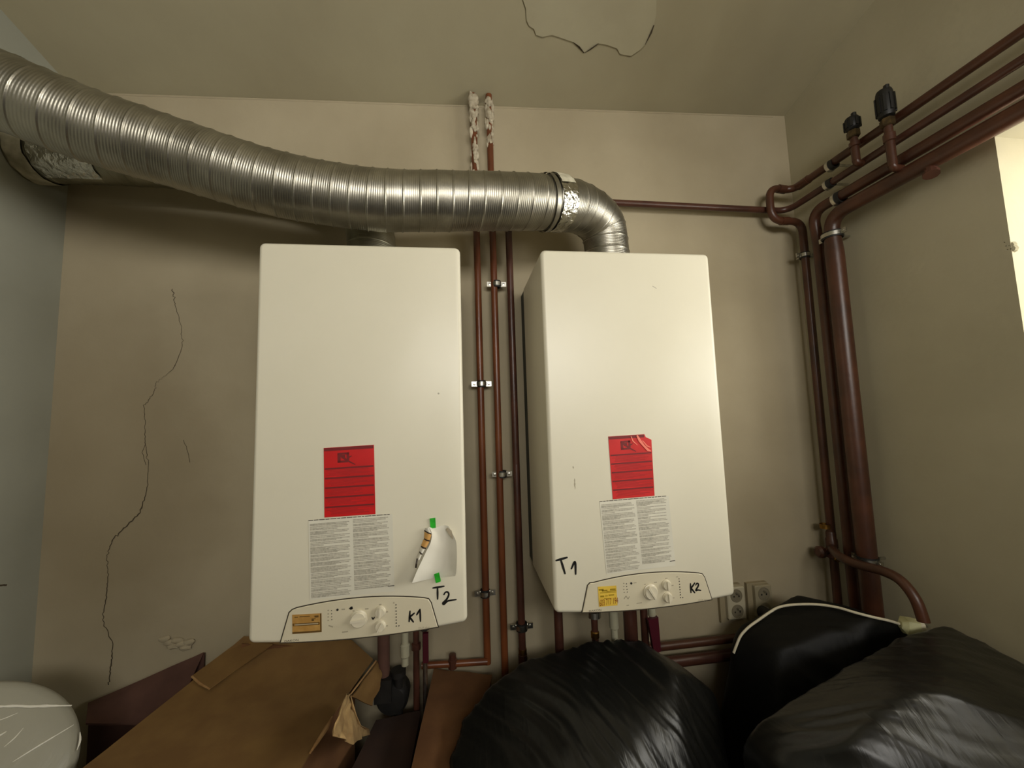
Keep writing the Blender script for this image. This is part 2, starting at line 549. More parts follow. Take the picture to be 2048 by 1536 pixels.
# broken plaster knob low on the back wall
mb = MB()
for i in range(7):
    c = at(330 + i * 8, 1278 + (i % 3) * 6 + i, y=-.004)
    bmx = bmesh.new()
    bmesh.ops.create_icosphere(bmx, subdivisions=2, radius=1)
    vs = []
    for v in bmx.verts:
        k = 1 + .35 * mn.noise(v.co * 1.7 + Vector((i * 3, 0, 0)))
        vs.append((c.x + v.co.x * .016 * k, c.y + v.co.y * .006 * k, c.z + v.co.z * .008 * k))
    mb.add(vs, [[v.index for v in f.verts] for f in bmx.faces])
    bmx.free()
build('plaster_lump', mb, 'wall', wb)
# chip at the window corner
mb = MB()
for i in range(5):
    c = at(2012 + i * 3, 485 + (i * 7) % 15, x=XR + .004)
    mb.lathe(c, (1, 0, 0), [(.001, -.004), (.007, -.002), (.009, .004)], 8)
build('plaster_lump', mb, 'wall_right' if False else 'flake', wr)

# ------------------------------------------------------------------ boilers
BW, BH, FY = 0.4442, 0.85, -0.33
ZT = 1.45


def outline(x0, x1, z0, z1, rc, sag, n=6):
    """front outline of the cover, counter-clockwise seen from the front"""
    p = []
    for i in range(25):
        t = i / 24
        x = x0 + rc + (x1 - x0 - 2 * rc) * t
        p.append((x, z0 - sag * (1 - (2 * t - 1) ** 2)))
    for cx_, cz_, a0 in ((x1 - rc, z0 + rc, -90), (x1 - rc, z1 - rc, 0), (x0 + rc, z1 - rc, 90), (x0 + rc, z0 + rc, 180)):
        for k in range(n + 1):
            if a0 == -90 and k == 0 or a0 == 180 and k == n:
                continue
            a = math.radians(a0 + 90 * k / n)
            p.append((cx_ + rc * math.cos(a), cz_ + rc * math.sin(a)))
    return p


def inset(poly, d):
    n = len(poly)
    out = []
    for i in range(n):
        a, b, c = Vector(poly[i - 1]), Vector(poly[i]), Vector(poly[(i + 1) % n])
        e1, e2 = (b - a).normalized(), (c - b).normalized()
        n1, n2 = Vector((-e1.y, e1.x)), Vector((-e2.y, e2.x))
        m_ = n1 + n2
        m_ = m_ / max(.3, m_.dot(n1)) if m_.length > 1e-6 else n1
        out.append(tuple(b + m_ * d))
    return out


def plate(mb, poly, y0, y1):
    """flat plate from xz polygon, back at y0, front at y1"""
    return mb.prism([(x, y0, z) for x, z in poly], (0, y1 - y0, 0))


def bars(mb, quad, rows, rnd, thick=.0002):
    """rows: (u0,u1,v0,v1) in the quad's own 0..1 frame -> thin raised printed bars. quad: TL,TR,BR,BL points"""
    tl, tr, br, bl = [Vector(p) for p in quad]

    def q(u, v):
        return tl.lerp(tr, u).lerp(bl.lerp(br, u), v)
    for u0, u1, v0, v1 in rows:
        mb.prism([q(u0, v0), q(u1, v0), q(u1, v1), q(u0, v1)], (0, -thick, 0))
    return mb


def text(name, s, org, h, m, parent, xs=1.0, tilt=0.0, width=None):
    cu = bpy.data.curves.new(name, 'FONT')
    cu.body = s
    cu.size = 1.0
    ob = bpy.data.objects.new(name + '_src', cu)
    COL.objects.link(ob)
    dg = bpy.context.evaluated_depsgraph_get()
    me = ob.evaluated_get(dg).to_mesh()
    vs = [v.co.copy() for v in me.vertices]
    fs = [tuple(p.vertices) for p in me.polygons]
    ob.to_mesh_clear()
    bpy.data.objects.remove(ob)
    bpy.data.curves.remove(cu)
    xm, xM = min(v.x for v in vs), max(v.x for v in vs)
    hm = max(v.y for v in vs)
    sc = h / hm
    sx = width / (xM - xm) if width else sc * xs
    o = Vector(org)
    b = MB().add([(o.x + (v.x - xm) * sx, o.y, o.z + v.y * sc + (v.x - xm) * sx * tilt) for v in vs], fs)
    return build(name, b, m, parent, smooth=0)


def marker(name, strokes, parent, w=.0042, y=FY - .0006, m='ink'):
    b = MB()
    w *= 1.28
    for st in strokes:
        P = [at(u, v, y=y) for u, v in st]
        if len(P) > 2:
            P = spline(P, .0015)
        else:
            P = [P[0].lerp(P[1], i / 8) for i in range(9)]
        n = len(P)
        strip(b, P, [w * (.75 + .3 * math.sin(PI * i / max(1, n - 1))) for i in range(n)], (0, -1, 0))
        for e in (P[0], P[-1]):
            b.lathe(e, (0, -1, 0), [(w * .38, -.0001), (w * .38, .0001)], 10)
    return build(name, b, m, parent, smooth=0)


def boiler(x0, label, idx):
    x1, z0 = x0 + BW, ZT - BH
    b = thing('wall_boiler', label, 'boiler', (x0 + BW / 2, -.06, z0), 'gas boilers on the wall')
    ol = outline(x0, x1, z0, ZT, .013, .0105)
    bev = .009
    rings = []
    for k in range(7):
        a = PI / 2 * k / 6
        ins, yy = bev * (1 - math.sin(a)), FY + bev * (1 - math.cos(a))
        rings.append([(x, yy, z) for x, z in inset(ol, ins)])
    rings.append([(x, -.061, z) for x, z in ol])
    n = len(ol)
    mb = MB().add([p for r in rings for p in r],
                  [tuple(range(n))] + [(i * n + k, i * n + (k + 1) % n, (i + 1) * n + (k + 1) % n, (i + 1) * n + k)
                                       for i in range(len(rings) - 1) for k in range(n)] + [tuple((len(rings) - 1) * n + k for k in range(n))[::-1]])
    build('casing', mb, 'enamel', b, smooth=30)
    build('back_frame', MB().box((x0 + .001, -.0605, z0 + .015), (x1 - .004, -.001, ZT - .012)), 'frame', b, smooth=0)
    build('underside_tray', MB().box((x0 + .03, -.28, z0 - .012), (x1 - .03, -.09, z0 + .02)), 'frame', b, smooth=0)
    build('flue_collar', MB().ring(((-.2475 if idx == 1 else .4495), -.12, ZT + .012), (0, 0, 1), .0, .062, .03, 32), 'steel', b)
    # control panel
    X = lambda u: x0 + u

    def zbot(u):
        t = (u - .013) / (BW - .026)
        return z0 - .0105 * (1 - (2 * t - 1) ** 2)
    top = []
    for i in range(13):
        t = i / 12
        u = .094 + (.352 - .094) * t
        top.append((X(u), z0 + .0615 + .0105 * (1 - (2 * t - 1) ** 2) - .001 + (.001 if idx == 1 else .0) * (1 - t) * 3))
    bot = [(X(u), zbot(u) + .0035) for u in np.linspace(.064, .3805, 14)]
    poly = bot + [(X(.3665), z0 + .0495), (X(.3615), z0 + .0575)] + top[::-1] + [(X(.085), z0 + .0605), (X(.0795), z0 + .0555)]
    build('panel_gap', plate(MB(), inset(poly, -.0021), FY + .002, FY - .0006), 'groove', b, smooth=0)
    p0, p1 = poly, inset(poly, .0012)
    n = len(poly)
    mb = MB().add([(x, FY + .002, z) for x, z in p0] + [(x, FY - .0012, z) for x, z in p0] + [(x, FY - .0022, z) for x, z in p1],
                  [tuple(range(2 * n, 3 * n))] + [(i * n + k, i * n + (k + 1) % n, (i + 1) * n + (k + 1) % n, (i + 1) * n + k) for i in range(2) for k in range(n)]
                  + [tuple(range(n))[::-1]])
    pan = build('control_panel', mb, 'panel', b, smooth=0)
    PY = FY - .0022
    return b, pan, PY


def knob(b, c, r, ang, h=.008):
    c = Vector(c)
    k = build('control_knob', MB().lathe(c, (0, -1, 0), [(r * 1.08, 0), (r * 1.08, .0025), (r * .98, .0035), (r * .93, h * .8), (r * .86, h), (r * .3, h * .98), (.0001, h * .98)], 28), 'knob', b)
    g = Vector((math.cos(ang), 0, math.sin(ang)))
    s = Vector((-g.z, 0, g.x))
    m_ = MB()
    m_.add([c + g * r * .92 * i + s * r * w_ * j - Vector((0, hh, 0)) for hh, w_ in ((h * .5, .26), (h * 1.45, .13)) for i, j in ((-1, -1), (1, -1), (1, 1), (-1, 1))],
           [(0, 1, 2, 3), (4, 7, 6, 5), (0, 4, 5, 1), (1, 5, 6, 2), (2, 6, 7, 3), (3, 7, 4, 0)])
    build('knob_grip', m_, 'knob', k, smooth=0)


def dots(b, pts, r, y):
    m_ = MB()
    for u, v in pts:
        m_.lathe(at(u, v, y=y), (0, -1, 0), [(r, 0), (r, .0006), (r * .6, .0011)], 10)
    o = build('indicator_lights', m_, 'ink', b)
    o['kind'] = 'stuff'
    return o


def stuff(o):
    o['kind'] = 'stuff'
    return o


def sticker_red(b, quad, m, seed, torn=False):
    y = FY - .0004
    P = [at(u, v, y=y) for u, v in quad]
    tl, tr, br, bl = P
    rnd = random.Random(seed)
    if torn:
        c = [tl, tl.lerp(tr, .84), tl.lerp(tr, .87).lerp(bl.lerp(br, .87), .05), tl.lerp(tr, .97).lerp(bl.lerp(br, .97), .085), tr.lerp(br, .10), br, bl]
    else:
        c = [tl, tr, br, bl]
    st = build('warning_sticker', MB().prism(c, (0, -.0005, 0)), m, b, smooth=0)
    q4 = [p + Vector((0, -.0006, 0)) for p in P]
    R1, R2 = [(0.005, .83 if torn else .985, 0.005, .05)], []
    for k in range(5):
        v = .295 + k * .138
        R1.append((.02, .98, v, v + .024))
        for j in range(5):
            u0 = .04 + rnd.random() * .1
            vv = v + .034 + j * .018
            R2.append((u0, min(.97, u0 + .45 + rnd.random() * .45), vv, vv + .009))
    R1 += [(.27, .5, .085, .115), (.27, .33, .085, .225), (.45, .5, .085, .2), (.27, .47, .2, .23), (.35, .42, .12, .17)]
    stuff(build('sticker_print', bars(MB(), q4, R1, rnd), 'red_ink', st, smooth=0))
    stuff(build('sticker_text', bars(MB(), q4, R2, rnd, .0001), 'red_faint', st, smooth=0))
    m_ = MB()
    qq = lambda u, v: q4[0].lerp(q4[1], u).lerp(q4[3].lerp(q4[2], u), v) + Vector((0, -.0003, 0))
    strip(m_, [qq(.3, .1), qq(.45, .2), qq(.62, .27)], [.006, .004, .002], (0, -1, 0))
    strip(m_, [qq(.46, .17), qq(.55, .14)], [.004, .002], (0, -1, 0))
    build('sticker_emblem', m_, 'red_ink', st, smooth=0)
    if torn:
        m_ = MB()
        a = [qq(.66, .01), qq(.72, .1), qq(.80, .18), qq(.9, .26), qq(.97, .28)]
        strip(m_, a, [.004, .007, .005, .006, .002], (0, -1, 0), .0012)
        strip(m_, [qq(.52, .02), qq(.56, .1), qq(.66, .17)], [.002, .003, .001], (0, -1, 0), .0008)
        strip(m_, [qq(.78, .1), qq(.88, .19), qq(.96, .22)], [.002, .003, .002], (0, -1, 0), .001)
        build('sticker_crease', m_, 'red_light', st, smooth=0)


def label_text(b, quad, seed):
    y = FY - .0003
    P = [at(u, v, y=y) for u, v in quad]
    rnd = random.Random(seed)
    lb = build('instruction_label', MB().prism(P, (0, -.0003, 0)), 'label', b, smooth=0)
    q4 = [p + Vector((0, -.00035, 0)) for p in P]
    rows = []
    for c0, c1 in ((.015, .49), (.52, .965)):
        v = .045 if c0 < .1 else .03
        end = .985 if c0 < .1 else .93
        par = rnd.randint(2, 4)
        while v < end:
            last = par == 0
            u1 = c1 - rnd.random() * .05 - (rnd.random() * .3 + .08 if last else 0) * (c1 - c0) * 1.6
            rows.append((c0 + (.0 if par else 0), max(c0 + .12, u1), v, v + .0125))
            if par and rnd.random() < .6:          # dense paragraph: leave less light between the lines
                rows.append((c0, c0 + (c1 - c0) * (.3 + .5 * rnd.random()), v + .0125, v + .0185))
            v += .0186
            par -= 1
            if par < 0:
                par = rnd.randint(1, 4)
                v += .004
    stuff(build('label_lines', bars(MB(), q4, rows, rnd, .0001), 'grey_ink', lb, smooth=0))
    rows = []
    u = .0
    while u < .97:
        w_ = .03 + rnd.random() * .05
        rows.append((u, min(u + w_, 1.0), -.004, .006))
        u += w_ + .008
    rows.append((.92, 1.0, .925, .935))
    stuff(build('label_heading', bars(MB(), q4, rows, rnd, .0001), 'dark_ink', lb, smooth=0))


# ---- boiler on the left
K1, pan1, PY = boiler(-BW, 'white wall boiler marked K1 and T2, with the taped paper', 1)
sticker_red(K1, [(647.5, 896), (748, 889.5), (751, 1028), (649, 1035)], 'red', 1)
label_text(K1, [(617, 1041), (785, 1028), (789, 1182), (620, 1200)], 5)
marker('marker_letter', [[(866, 1176), (888, 1172.5)], [(875, 1175), (875.3, 1198)]], K1, .0032)
marker('marker_letter', [[(888, 1189), (891, 1184.5), (896, 1184.5), (897.5, 1190), (893, 1199), (886, 1206), (888, 1208.5), (894, 1203), (900, 1201), (913, 1199)]], K1, .0032)
marker('marker_letter', [[(820, 1222.5), (818.3, 1243)], [(828.5, 1226.5), (819.2, 1234.5)], [(819.2, 1234), (826.8, 1244)]], K1, .0030, PY - .0004)
marker('marker_letter', [[(833.5, 1229.5), (840, 1218.8)], [(840, 1218.8), (841, 1242.5)]], K1, .0030, PY - .0004)
marker('marker_letter', [[(699, 1217), (703.5, 1214), (704, 1216), (700.5, 1218.5), (706, 1217)]], K1, .0022, PY - .0004)
marker('marker_letter', [[(744, 1235), (746, 1238.5), (749, 1234)]], K1, .0022, PY - .0004)
knob(K1, at(718, 1237.5, y=PY), .0165, math.radians(4))
knob(K1, at(761, 1222.5, y=PY), .0105, math.radians(85))
knob(K1, at(761, 1251, y=PY), .0105, math.radians(62))
dots(pan1, [(792, 1209.5), (792.2, 1215.5), (792.3, 1222), (792.5, 1228), (792.5, 1234), (792.6, 1240), (792.7, 1246), (792.8, 1252), (798, 1251.5)], .0012, PY)
dots(pan1, [(663, 1221), (663.3, 1227.5), (663.5, 1233.5), (663.7, 1239)], .0009, PY)
dots(pan1, [(675, 1219.5)], .0024, PY)
mb = MB()
for u0, v0, u1, v1 in ((786, 1206, 789, 1205.6), (683, 1219, 690, 1218.4), (730, 1218, 737, 1217.4), (705, 1222, 709, 1221.6), (758, 1209.5, 763, 1209), (684, 1264.5, 696, 1263),
                       (655, 1221, 658, 1220.7), (655, 1228, 658, 1227.7), (655, 1234, 658, 1233.7), (655, 1241, 658, 1240.7), (657, 1251, 666, 1254), (771, 1224, 776, 1223.6), (771, 1252, 776, 1251.6)):
    strip(mb, [at(u0, v0, y=PY - .0003), at(u1, v1, y=PY - .0003)], .0026, (0, -1, 0))
stuff(build('panel_marks', mb, 'faint_ink', pan1, smooth=0))
o = at(569, 1284.5, y=PY - .0003)
text('maker_lettering', 'DAKON', o, .0038, 'dark_ink', pan1, width=.027)
o = at(837, 1258.5, y=PY - .0003)
text('model_lettering', 'DUA plus', o, .0045, 'faint_ink', pan1, width=.023)
y = PY - .0003
P = [at(u, v, y=y) for u, v in ((584.5, 1229.5), (643, 1226.5), (643.5, 1264), (585, 1268))]
gs = build('service_sticker', MB().prism(P, (0, -.0004, 0)), 'gold', K1, smooth=0)
gs['label'] = 'ochre service sticker'
q4 = [p + Vector((0, -.0005, 0)) for p in P]
stuff(build('sticker_print', bars(MB(), q4, [(.0, .96, .9, .99), (.955, 1, .0, .99), (.02, .93, .46, .495), (.02, .93, .565, .595), (.02, .05, .46, .59), (.9, .93, .46, .59),
                                       (.25, .6, .1, .14), (.76, .9, .1, .2), (.08, .2, .12, .15), (.66, .74, .3, .38), (.66, .8, .25, .29)], random), 'gold_ink', gs, smooth=0))
build('sticker_band', bars(MB(), q4, [(.1, .88, .505, .555)], random), 'faint_ink', gs, smooth=0)

# ---- boiler on the right
K2X = .1947
K2, pan2, PY = boiler(K2X, 'white wall boiler marked K2 and T1, nearer the corner pipes', 2)
sticker_red(K2, [(1216.5, 873), (1302, 867.5), (1309, 991.5), (1225.5, 998.5)], 'red2', 2, True)
label_text(K2, [(1199, 1003), (1337, 991.5), (1351, 1131), (1213, 1148)], 11)
marker('marker_letter', [[(1112.5, 1121), (1134, 1115)], [(1121.5, 1119), (1130, 1147)]], K2, .0040)
marker('marker_letter', [[(1143, 1137), (1150, 1124), (1151.5, 1149)]], K2, .0040)
marker('marker_letter', [[(1381, 1167.5), (1382, 1185)], [(1389.5, 1166), (1382, 1177)], [(1382, 1176), (1389.5, 1185.5)]], K2, .0030, PY - .0004)
marker('marker_letter', [[(1391.5, 1170), (1394, 1166.5), (1397, 1168.5), (1396, 1173), (1391.5, 1181), (1396, 1180), (1402.5, 1181)]], K2, .0030, PY - .0004)
knob(K2, at(1300.5, 1183.5, y=PY), .0162, math.radians(-58))
knob(K2, at(1332, 1169, y=PY), .0105, math.radians(-88))
knob(K2, at(1334.5, 1194, y=PY), .0105, math.radians(-86))
dots(pan2, [(1358, 1157.5), (1358.5, 1162.5), (1359, 1168.5), (1359.5, 1174), (1360, 1179), (1360.3, 1184.5), (1360.7, 1189.5), (1361, 1195), (1365.5, 1195)], .0012, PY)
dots(pan2, [(1253, 1167.5), (1253.4, 1173), (1254, 1178.5), (1254.4, 1184)], .0010, PY)
dots(pan2, [(1262.5, 1166.5)], .0026, PY)
mb = MB()
for u0, v0, u1, v1 in ((1352, 1154, 1356, 1153.5), (1267, 1166, 1273, 1165.3), (1308, 1165, 1314, 1164.4), (1288, 1169, 1292, 1168.4), (1330, 1157, 1335, 1156.4), (1273, 1207, 1284, 1205.4),
                       (1246, 1167, 1249, 1166.7), (1246, 1173, 1249, 1172.7), (1246, 1179, 1249, 1178.7), (1247, 1185, 1250, 1184.7), (1248, 1198, 1252, 1192), (1252, 1192, 1256, 1198),
                       (1256, 1198, 1259, 1193), (1253, 1211, 1258, 1210.6), (1343, 1171, 1347, 1170.6), (1345, 1196, 1349, 1195.6)):
    strip(mb, [at(u0, v0, y=PY - .0003), at(u1, v1, y=PY - .0003)], .0020, (0, -1, 0))
stuff(build('panel_marks', mb, 'faint_ink', pan2, smooth=0))
text('maker_lettering', 'DAKON', at(1178, 1224, y=PY - .0003), .0040, 'dark_ink', pan2, width=.029)
text('model_lettering', 'DUA plus', at(1397, 1203, y=PY - .0003), .0045, 'faint_ink', pan2, width=.023)
y = PY - .0003
P = [at(u, v, y=y) for u, v in ((1195.5, 1173.5), (1232.5, 1171), (1235, 1210.5), (1198, 1213.5))]
ys = build('service_sticker', MB().prism(P, (0, -.0004, 0)), 'yellow', K2, smooth=0)
ys['label'] = 'yellow service sticker with a phone number'
q4 = [p + Vector((0, -.0005, 0)) for p in P]
stuff(build('sticker_print', bars(MB(), q4, [(.04, .3, .12, .2), (.2, .5, .17, .25), (.45, .97, .24, .27), (.1, .97, .3, .33), (.65, .95, .14, .22), (.1, .3, .45, .53),
                                       (.36, .5, .46, .5), (.55, .85, .43, .48), (.3, .6, .6, .63)], random), 'olive_ink', ys, smooth=0))
text('phone_number', '603 717 194', q4[3].lerp(q4[2], .03).lerp(q4[0].lerp(q4[1], .03), .03) + Vector((0, -.0003, 0)), .0135, 'orange_ink', ys, width=.0445, tilt=.06)
for (u, v, w_, h_) in ((1149, 968, 4, 22), (1146, 935, 5, 5)):
    build('scuff_mark', strip(MB(), rough_line([at(u, v - h_ / 2, y=FY - .0002), at(u + 1, v + h_ / 2, y=FY - .0002)], 6, .001, u), [.001, .003, .002, .004, .003, .002, .0005], (0, -1, 0)), 'faint_ink', K2, smooth=0)
build('scuff_mark', MB().lathe(at(877, 787, y=FY), (0, -1, 0), [(.0022, 0), (.001, .0004)], 8), 'grey_ink', K1)
build('scuff_mark', strip(MB(), [at(1305, 572, y=FY - .0002), at(1313, 577, y=FY - .0002)], .0018, (0, -1, 0)), 'grey_ink', K2, smooth=0)

# ---- curled paper taped to the left boiler
pp = thing('taped_paper', 'curled white paper with green tape on the left boiler', 'paper', at(868, 1110, y=FY - .002))
L = [(858, 1054, .004), (863.5, 1068, .010), (861, 1086, .016), (852, 1104, .020), (842, 1125, .026), (833, 1144, .032), (824, 1166, .038)]
Mi = [(868, 1056, .002), (878, 1072, .003), (880, 1090, .004), (878, 1108, .005), (874, 1126, .006), (870, 1144, .006), (860, 1158, .006)]
Mj = [(886, 1050.5, .001), (893, 1066, .002), (896, 1085, .003), (896, 1106, .004), (896, 1124, .004), (894, 1142, .003), (884, 1155, .002)]
Rr = [(897, 1052, .005), (904, 1066, .012), (912, 1083, .019), (913.5, 1105, .025), (913.5, 1125, .026), (912.5, 1142, .024), (910.5, 1152, .020)]
rowsP = []
for k in range(7):
    pts = [at(u, v, y=FY - d - .0008) for u, v, d in (L[k], Mi[k], Mj[k], Rr[k])]
    rowsP.append(spline(pts, .004)[:40])
nn = min(len(r) for r in rowsP)
grid = []
for k in range(7):
    pts = [at(u, v, y=FY - d - .0008) for u, v, d in (L[k], Mi[k], Mj[k], Rr[k])]
    cs = [pts[0] * 2 - pts[1]] + pts + [pts[-1] * 2 - pts[-2]]
    row = []
    for i in range(19):
        t = i / 18 * 3
        j = min(2, int(t))
        t -= j
        a, b_, c, d = cs[j], cs[j + 1], cs[j + 2], cs[j + 3]
        row.append(.5 * (2 * b_ + (c - a) * t + (2 * a - 5 * b_ + 4 * c - d) * t * t + (3 * b_ - a - 3 * c + d) * t ** 3))
    grid.append(row)
full = []
for k in range(6):
    for s in range(5):
        t = s / 5
        i0, i3 = max(0, k - 1), min(6, k + 2)
        row = []
        for i in range(19):
            a, b_, c, d = grid[i0][i], grid[k][i], grid[k + 1][i], grid[i3][i]
            row.append(.5 * (2 * b_ + (c - a) * t + (2 * a - 5 * b_ + 4 * c - d) * t * t + (3 * b_ - a - 3 * c + d) * t ** 3))
        full.append(row)
full.append(grid[6])
nr, nc = len(full), 19
flat = [p for r in full for p in r]
back = [p + Vector((0, .0004, 0)) for p in flat]
N_ = nr * nc
fs = [(r * nc + c, r * nc + c + 1, (r + 1) * nc + c + 1, (r + 1) * nc + c) for r in range(nr - 1) for c in range(nc - 1)]
fs2 = [tuple(i + N_ for i in f[::-1]) for f in fs]
rim = [c for c in range(nc)] + [r * nc + nc - 1 for r in range(1, nr)] + [(nr - 1) * nc + c for c in range(nc - 2, -1, -1)] + [r * nc for r in range(nr - 2, 0, -1)]
fs3 = [(rim[i], rim[(i + 1) % len(rim)], rim[(i + 1) % len(rim)] + N_, rim[i] + N_) for i in range(len(rim))]
build('sheet', MB().add(flat + back, fs + fs2 + fs3), 'paper', pp, smooth=60)
# the left edge rolls forward and shows its printed back
segs = [((850, 1056), (858, 1055), (863, 1068), (849, 1062), 'paper', .008, .006), ((849, 1063), (863, 1069), (860, 1080), (848, 1077), 'tan', .009, .010),
        ((847, 1078.5), (859.5, 1082), (853, 1095), (842, 1091), 'tan', .011, .013), ((841, 1094), (850, 1098), (845, 1108), (838.5, 1103), 'paper', .014, .016),
        ((838, 1105), (843.5, 1110), (839, 1120), (834.5, 1116), 'paper', .017, .020)]
for a, b_, c, d, mm, d0, d1 in segs:
    q = [at(*a, y=FY - d0 + .004), at(*b_, y=FY - d0 - .003), at(*c, y=FY - d1 - .003), at(*d, y=FY - d1 + .004)]
    m_ = MB()
    st = 6
    vs = []
    for i in range(st + 1):
        t = i / st
        bul = Vector((0, -.004 * math.sin(PI * t), 0))
        vs += [q[0].lerp(q[1], t) + bul, q[3].lerp(q[2], t) + bul]
    m_.add(vs, [(2 * i, 2 * i + 1, 2 * i + 3, 2 * i + 2) for i in range(st)])
    build('rolled_edge', m_, mm, pp, smooth=60)
dk = MB()
for a, b_, c, d0 in (((848.5, 1061), (862.5, 1068), 2.2, .0105), ((848, 1077.5), (859.5, 1082), 2.4, .013), ((842, 1092.5), (852, 1097), 2.6, .016), ((839, 1103.5), (845, 1108.5), 2.0, .020), ((834.5, 1117), (831.5, 1136), 3.2, .022)):
    p, q = at(*a, y=FY - d0), at(*b_, y=FY - d0 - .002)
    strip(dk, [p, p.lerp(q, .5) + Vector((0, -.003, 0)), q], [c * .0011] * 3, (0, -1, 0))
build('edge_print', dk, 'dark_tan', pp, smooth=0)
m_ = MB()
strip(m_, [at(893, 1057, y=FY - .013), at(900, 1064, y=FY - .017), at(906, 1078, y=FY - .020)], [.006, .009, .001], (0, -1, 0))
build('torn_corner', m_, 'splatter', pp, smooth=0)
for qd, yy in ((((859.5, 1037.5), (870.5, 1036), (871.5, 1055.5), (861, 1057.5)), .0035), (((868, 1148.5), (878, 1146), (881.5, 1163), (872, 1166.5)), .007)):
    build('green_tape', MB().prism([at(u, v, y=FY - yy) for u, v in qd], (0, yy - .0003, 0)), 'green', pp, smooth=0)


# ------------------------------------------------------------------ ducts
def hose(name, path, R, m, parent, pitch=.0385, amp=.0019, ribs=8, seg=64, step=.0011, smooth_r=None, squash=0):
    P = np.array([tuple(p) for p in spline(path, step)])
    n = len(P)
    Tn = np.gradient(P, axis=0)
    Tn /= np.linalg.norm(Tn, axis=1)[:, None]
    nrm = np.zeros_like(P)
    v = np.array([0, -1.0, 0])
    for i in range(n):
        v = v - Tn[i] * v.dot(Tn[i])
        v /= np.linalg.norm(v)
        nrm[i] = v
    bn = np.cross(Tn, nrm)
    th = np.arange(seg) / seg * 2 * PI
    s = np.arange(n) * step
    ph = (s[:, None] / pitch + th[None, :] / (2 * PI))
    fr = ph - np.floor(ph)
    seam = np.exp(-((np.minimum(fr, 1 - fr)) / .042) ** 2)
    rib = np.cos(2 * PI * ribs * ph)
    Rv = R(s / s[-1]) if callable(R) else np.full(n, R)
    irr = np.array([mn.noise((x * 14, 2, 5)) for x in s])
    rr = Rv[:, None] + amp * seam + .00028 * rib * (1 - seam) + .0012 * irr[:, None]
    V = P[:, None, :] + rr[:, :, None] * (np.cos(th)[None, :, None] * nrm[:, None, :] + np.sin(th)[None, :, None] * bn[:, None, :])
    me = bpy.data.meshes.new(name)
    idx = np.arange(n * seg).reshape(n, seg)
    a, b = idx[:-1], np.roll(idx, -1, axis=1)[:-1]
    c, d = np.roll(idx, -1, axis=1)[1:], idx[1:]
    F = np.stack([a, b, c, d], -1).reshape(-1, 4)
    o0 = np.array(ORG[parent.name])
    me.vertices.add(n * seg)
    me.vertices.foreach_set('co', (V.reshape(-1, 3) - o0).ravel())
    me.loops.add(F.size)
    me.loops.foreach_set('vertex_index', F.ravel())
    me.polygons.add(len(F))
    me.polygons.foreach_set('loop_start', np.arange(len(F)) * 4)
    me.polygons.foreach_set('use_smooth', np.ones(len(F), bool))
    me.update(calc_edges=True)
    me.validate()
    me.materials.append(M[m])
    o = bpy.data.objects.new(name, me)
    COL.objects.link(o)
    o.parent = parent
    ORG[o.name] = tuple(o0)
    return P, Tn


def band(name, P, Tn, i0, i1, R, m, parent, a0=0.0, a1=2 * PI, seg=48, crinkle=.0012, edge=.0):
    mb = MB()
    ks = list(range(i0, i1 + 1, 3))
    n = seg
    fullring = abs(a1 - a0 - 2 * PI) < 1e-6
    m_ = n if fullring else n + 1
    vs = []
    for k in ks:
        T_ = Vector(Tn[k])
        v = Vector((0, -1, 0))
        v = (v - T_ * v.dot(T_)).normalized()
        b_ = T_.cross(v)
        for j in range(m_):
            a = a0 + (a1 - a0) * j / n
            e = edge * mn.noise((math.cos(a) * 3, math.sin(a) * 3, 1.0 if k == ks[0] else 4.0)) if k in (ks[0], ks[-1]) else 0
            r = R + crinkle * mn.noise((math.cos(a) * 9, math.sin(a) * 9, k * .06))
            vs.append(Vector(P[k]) + (v * math.cos(a) + b_ * math.sin(a)) * r + T_ * e)
    fs = [(i * m_ + j, i * m_ + (j + 1) % m_, (i + 1) * m_ + (j + 1) % m_, (i + 1) * m_ + j) for i in range(len(ks) - 1) for j in range(n if fullring else n)]
    mb.add(vs, fs)
    return build(name, mb, m, parent, smooth=50)


pa = [Vector((.4495, -.12, 1.46)), Vector((.4495, -.122, 1.52))] + [at(u, v, y=y) for u, v, y in
     ((1207, 462, -.130), (1190, 436, -.150), (1162, 418, -.182), (1128, 410, -.216), (1085, 406, -.242), (1000, 404, -.265), (900, 403.5, -.275), (800, 403, -.285),
      (740, 400, -.29), (640, 386, -.30), (547, 367, -.315), (460, 342, -.33), (376, 315, -.345), (290, 288, -.365), (205, 262, -.385), (100, 222, -.41), (0, 181, -.43))]
pa += [pa[-1] + (pa[-1] - pa[-2]) * .9, Vector((XL + .004, -.50, pa[-1].z + .13))]
dA = thing('flue_duct', 'ribbed aluminium duct sweeping in front from the right boiler to upper left', 'duct', tuple(pa[0]), 'flexible flue ducts')
PA, TA = hose('ribbed_hose', pa, lambda t: .0655 + .005 * np.clip(t * 4, 0, 1), 'alu', dA)
# foil tape round the joint (nearest centre points to photo columns)
iA = [int(np.argmin(np.linalg.norm(PA - np.array(at(u, 408, y=-.24)), axis=1))) for u in (1133, 1097)]
band('foil_tape', PA, TA, iA[0], iA[1], .0745, 'foil', dA, crinkle=.0022, edge=.004)
band('paper_tape', PA, TA, iA[0] + 4, iA[1] - 4, .0762, 'tape_dull', dA, a0=math.radians(12), a1=math.radians(105), crinkle=.001, edge=.006)
band('joint_ring', PA, TA, iA[1] + 3, iA[1] + 12, .0745, 'alu', dA, crinkle=.0)

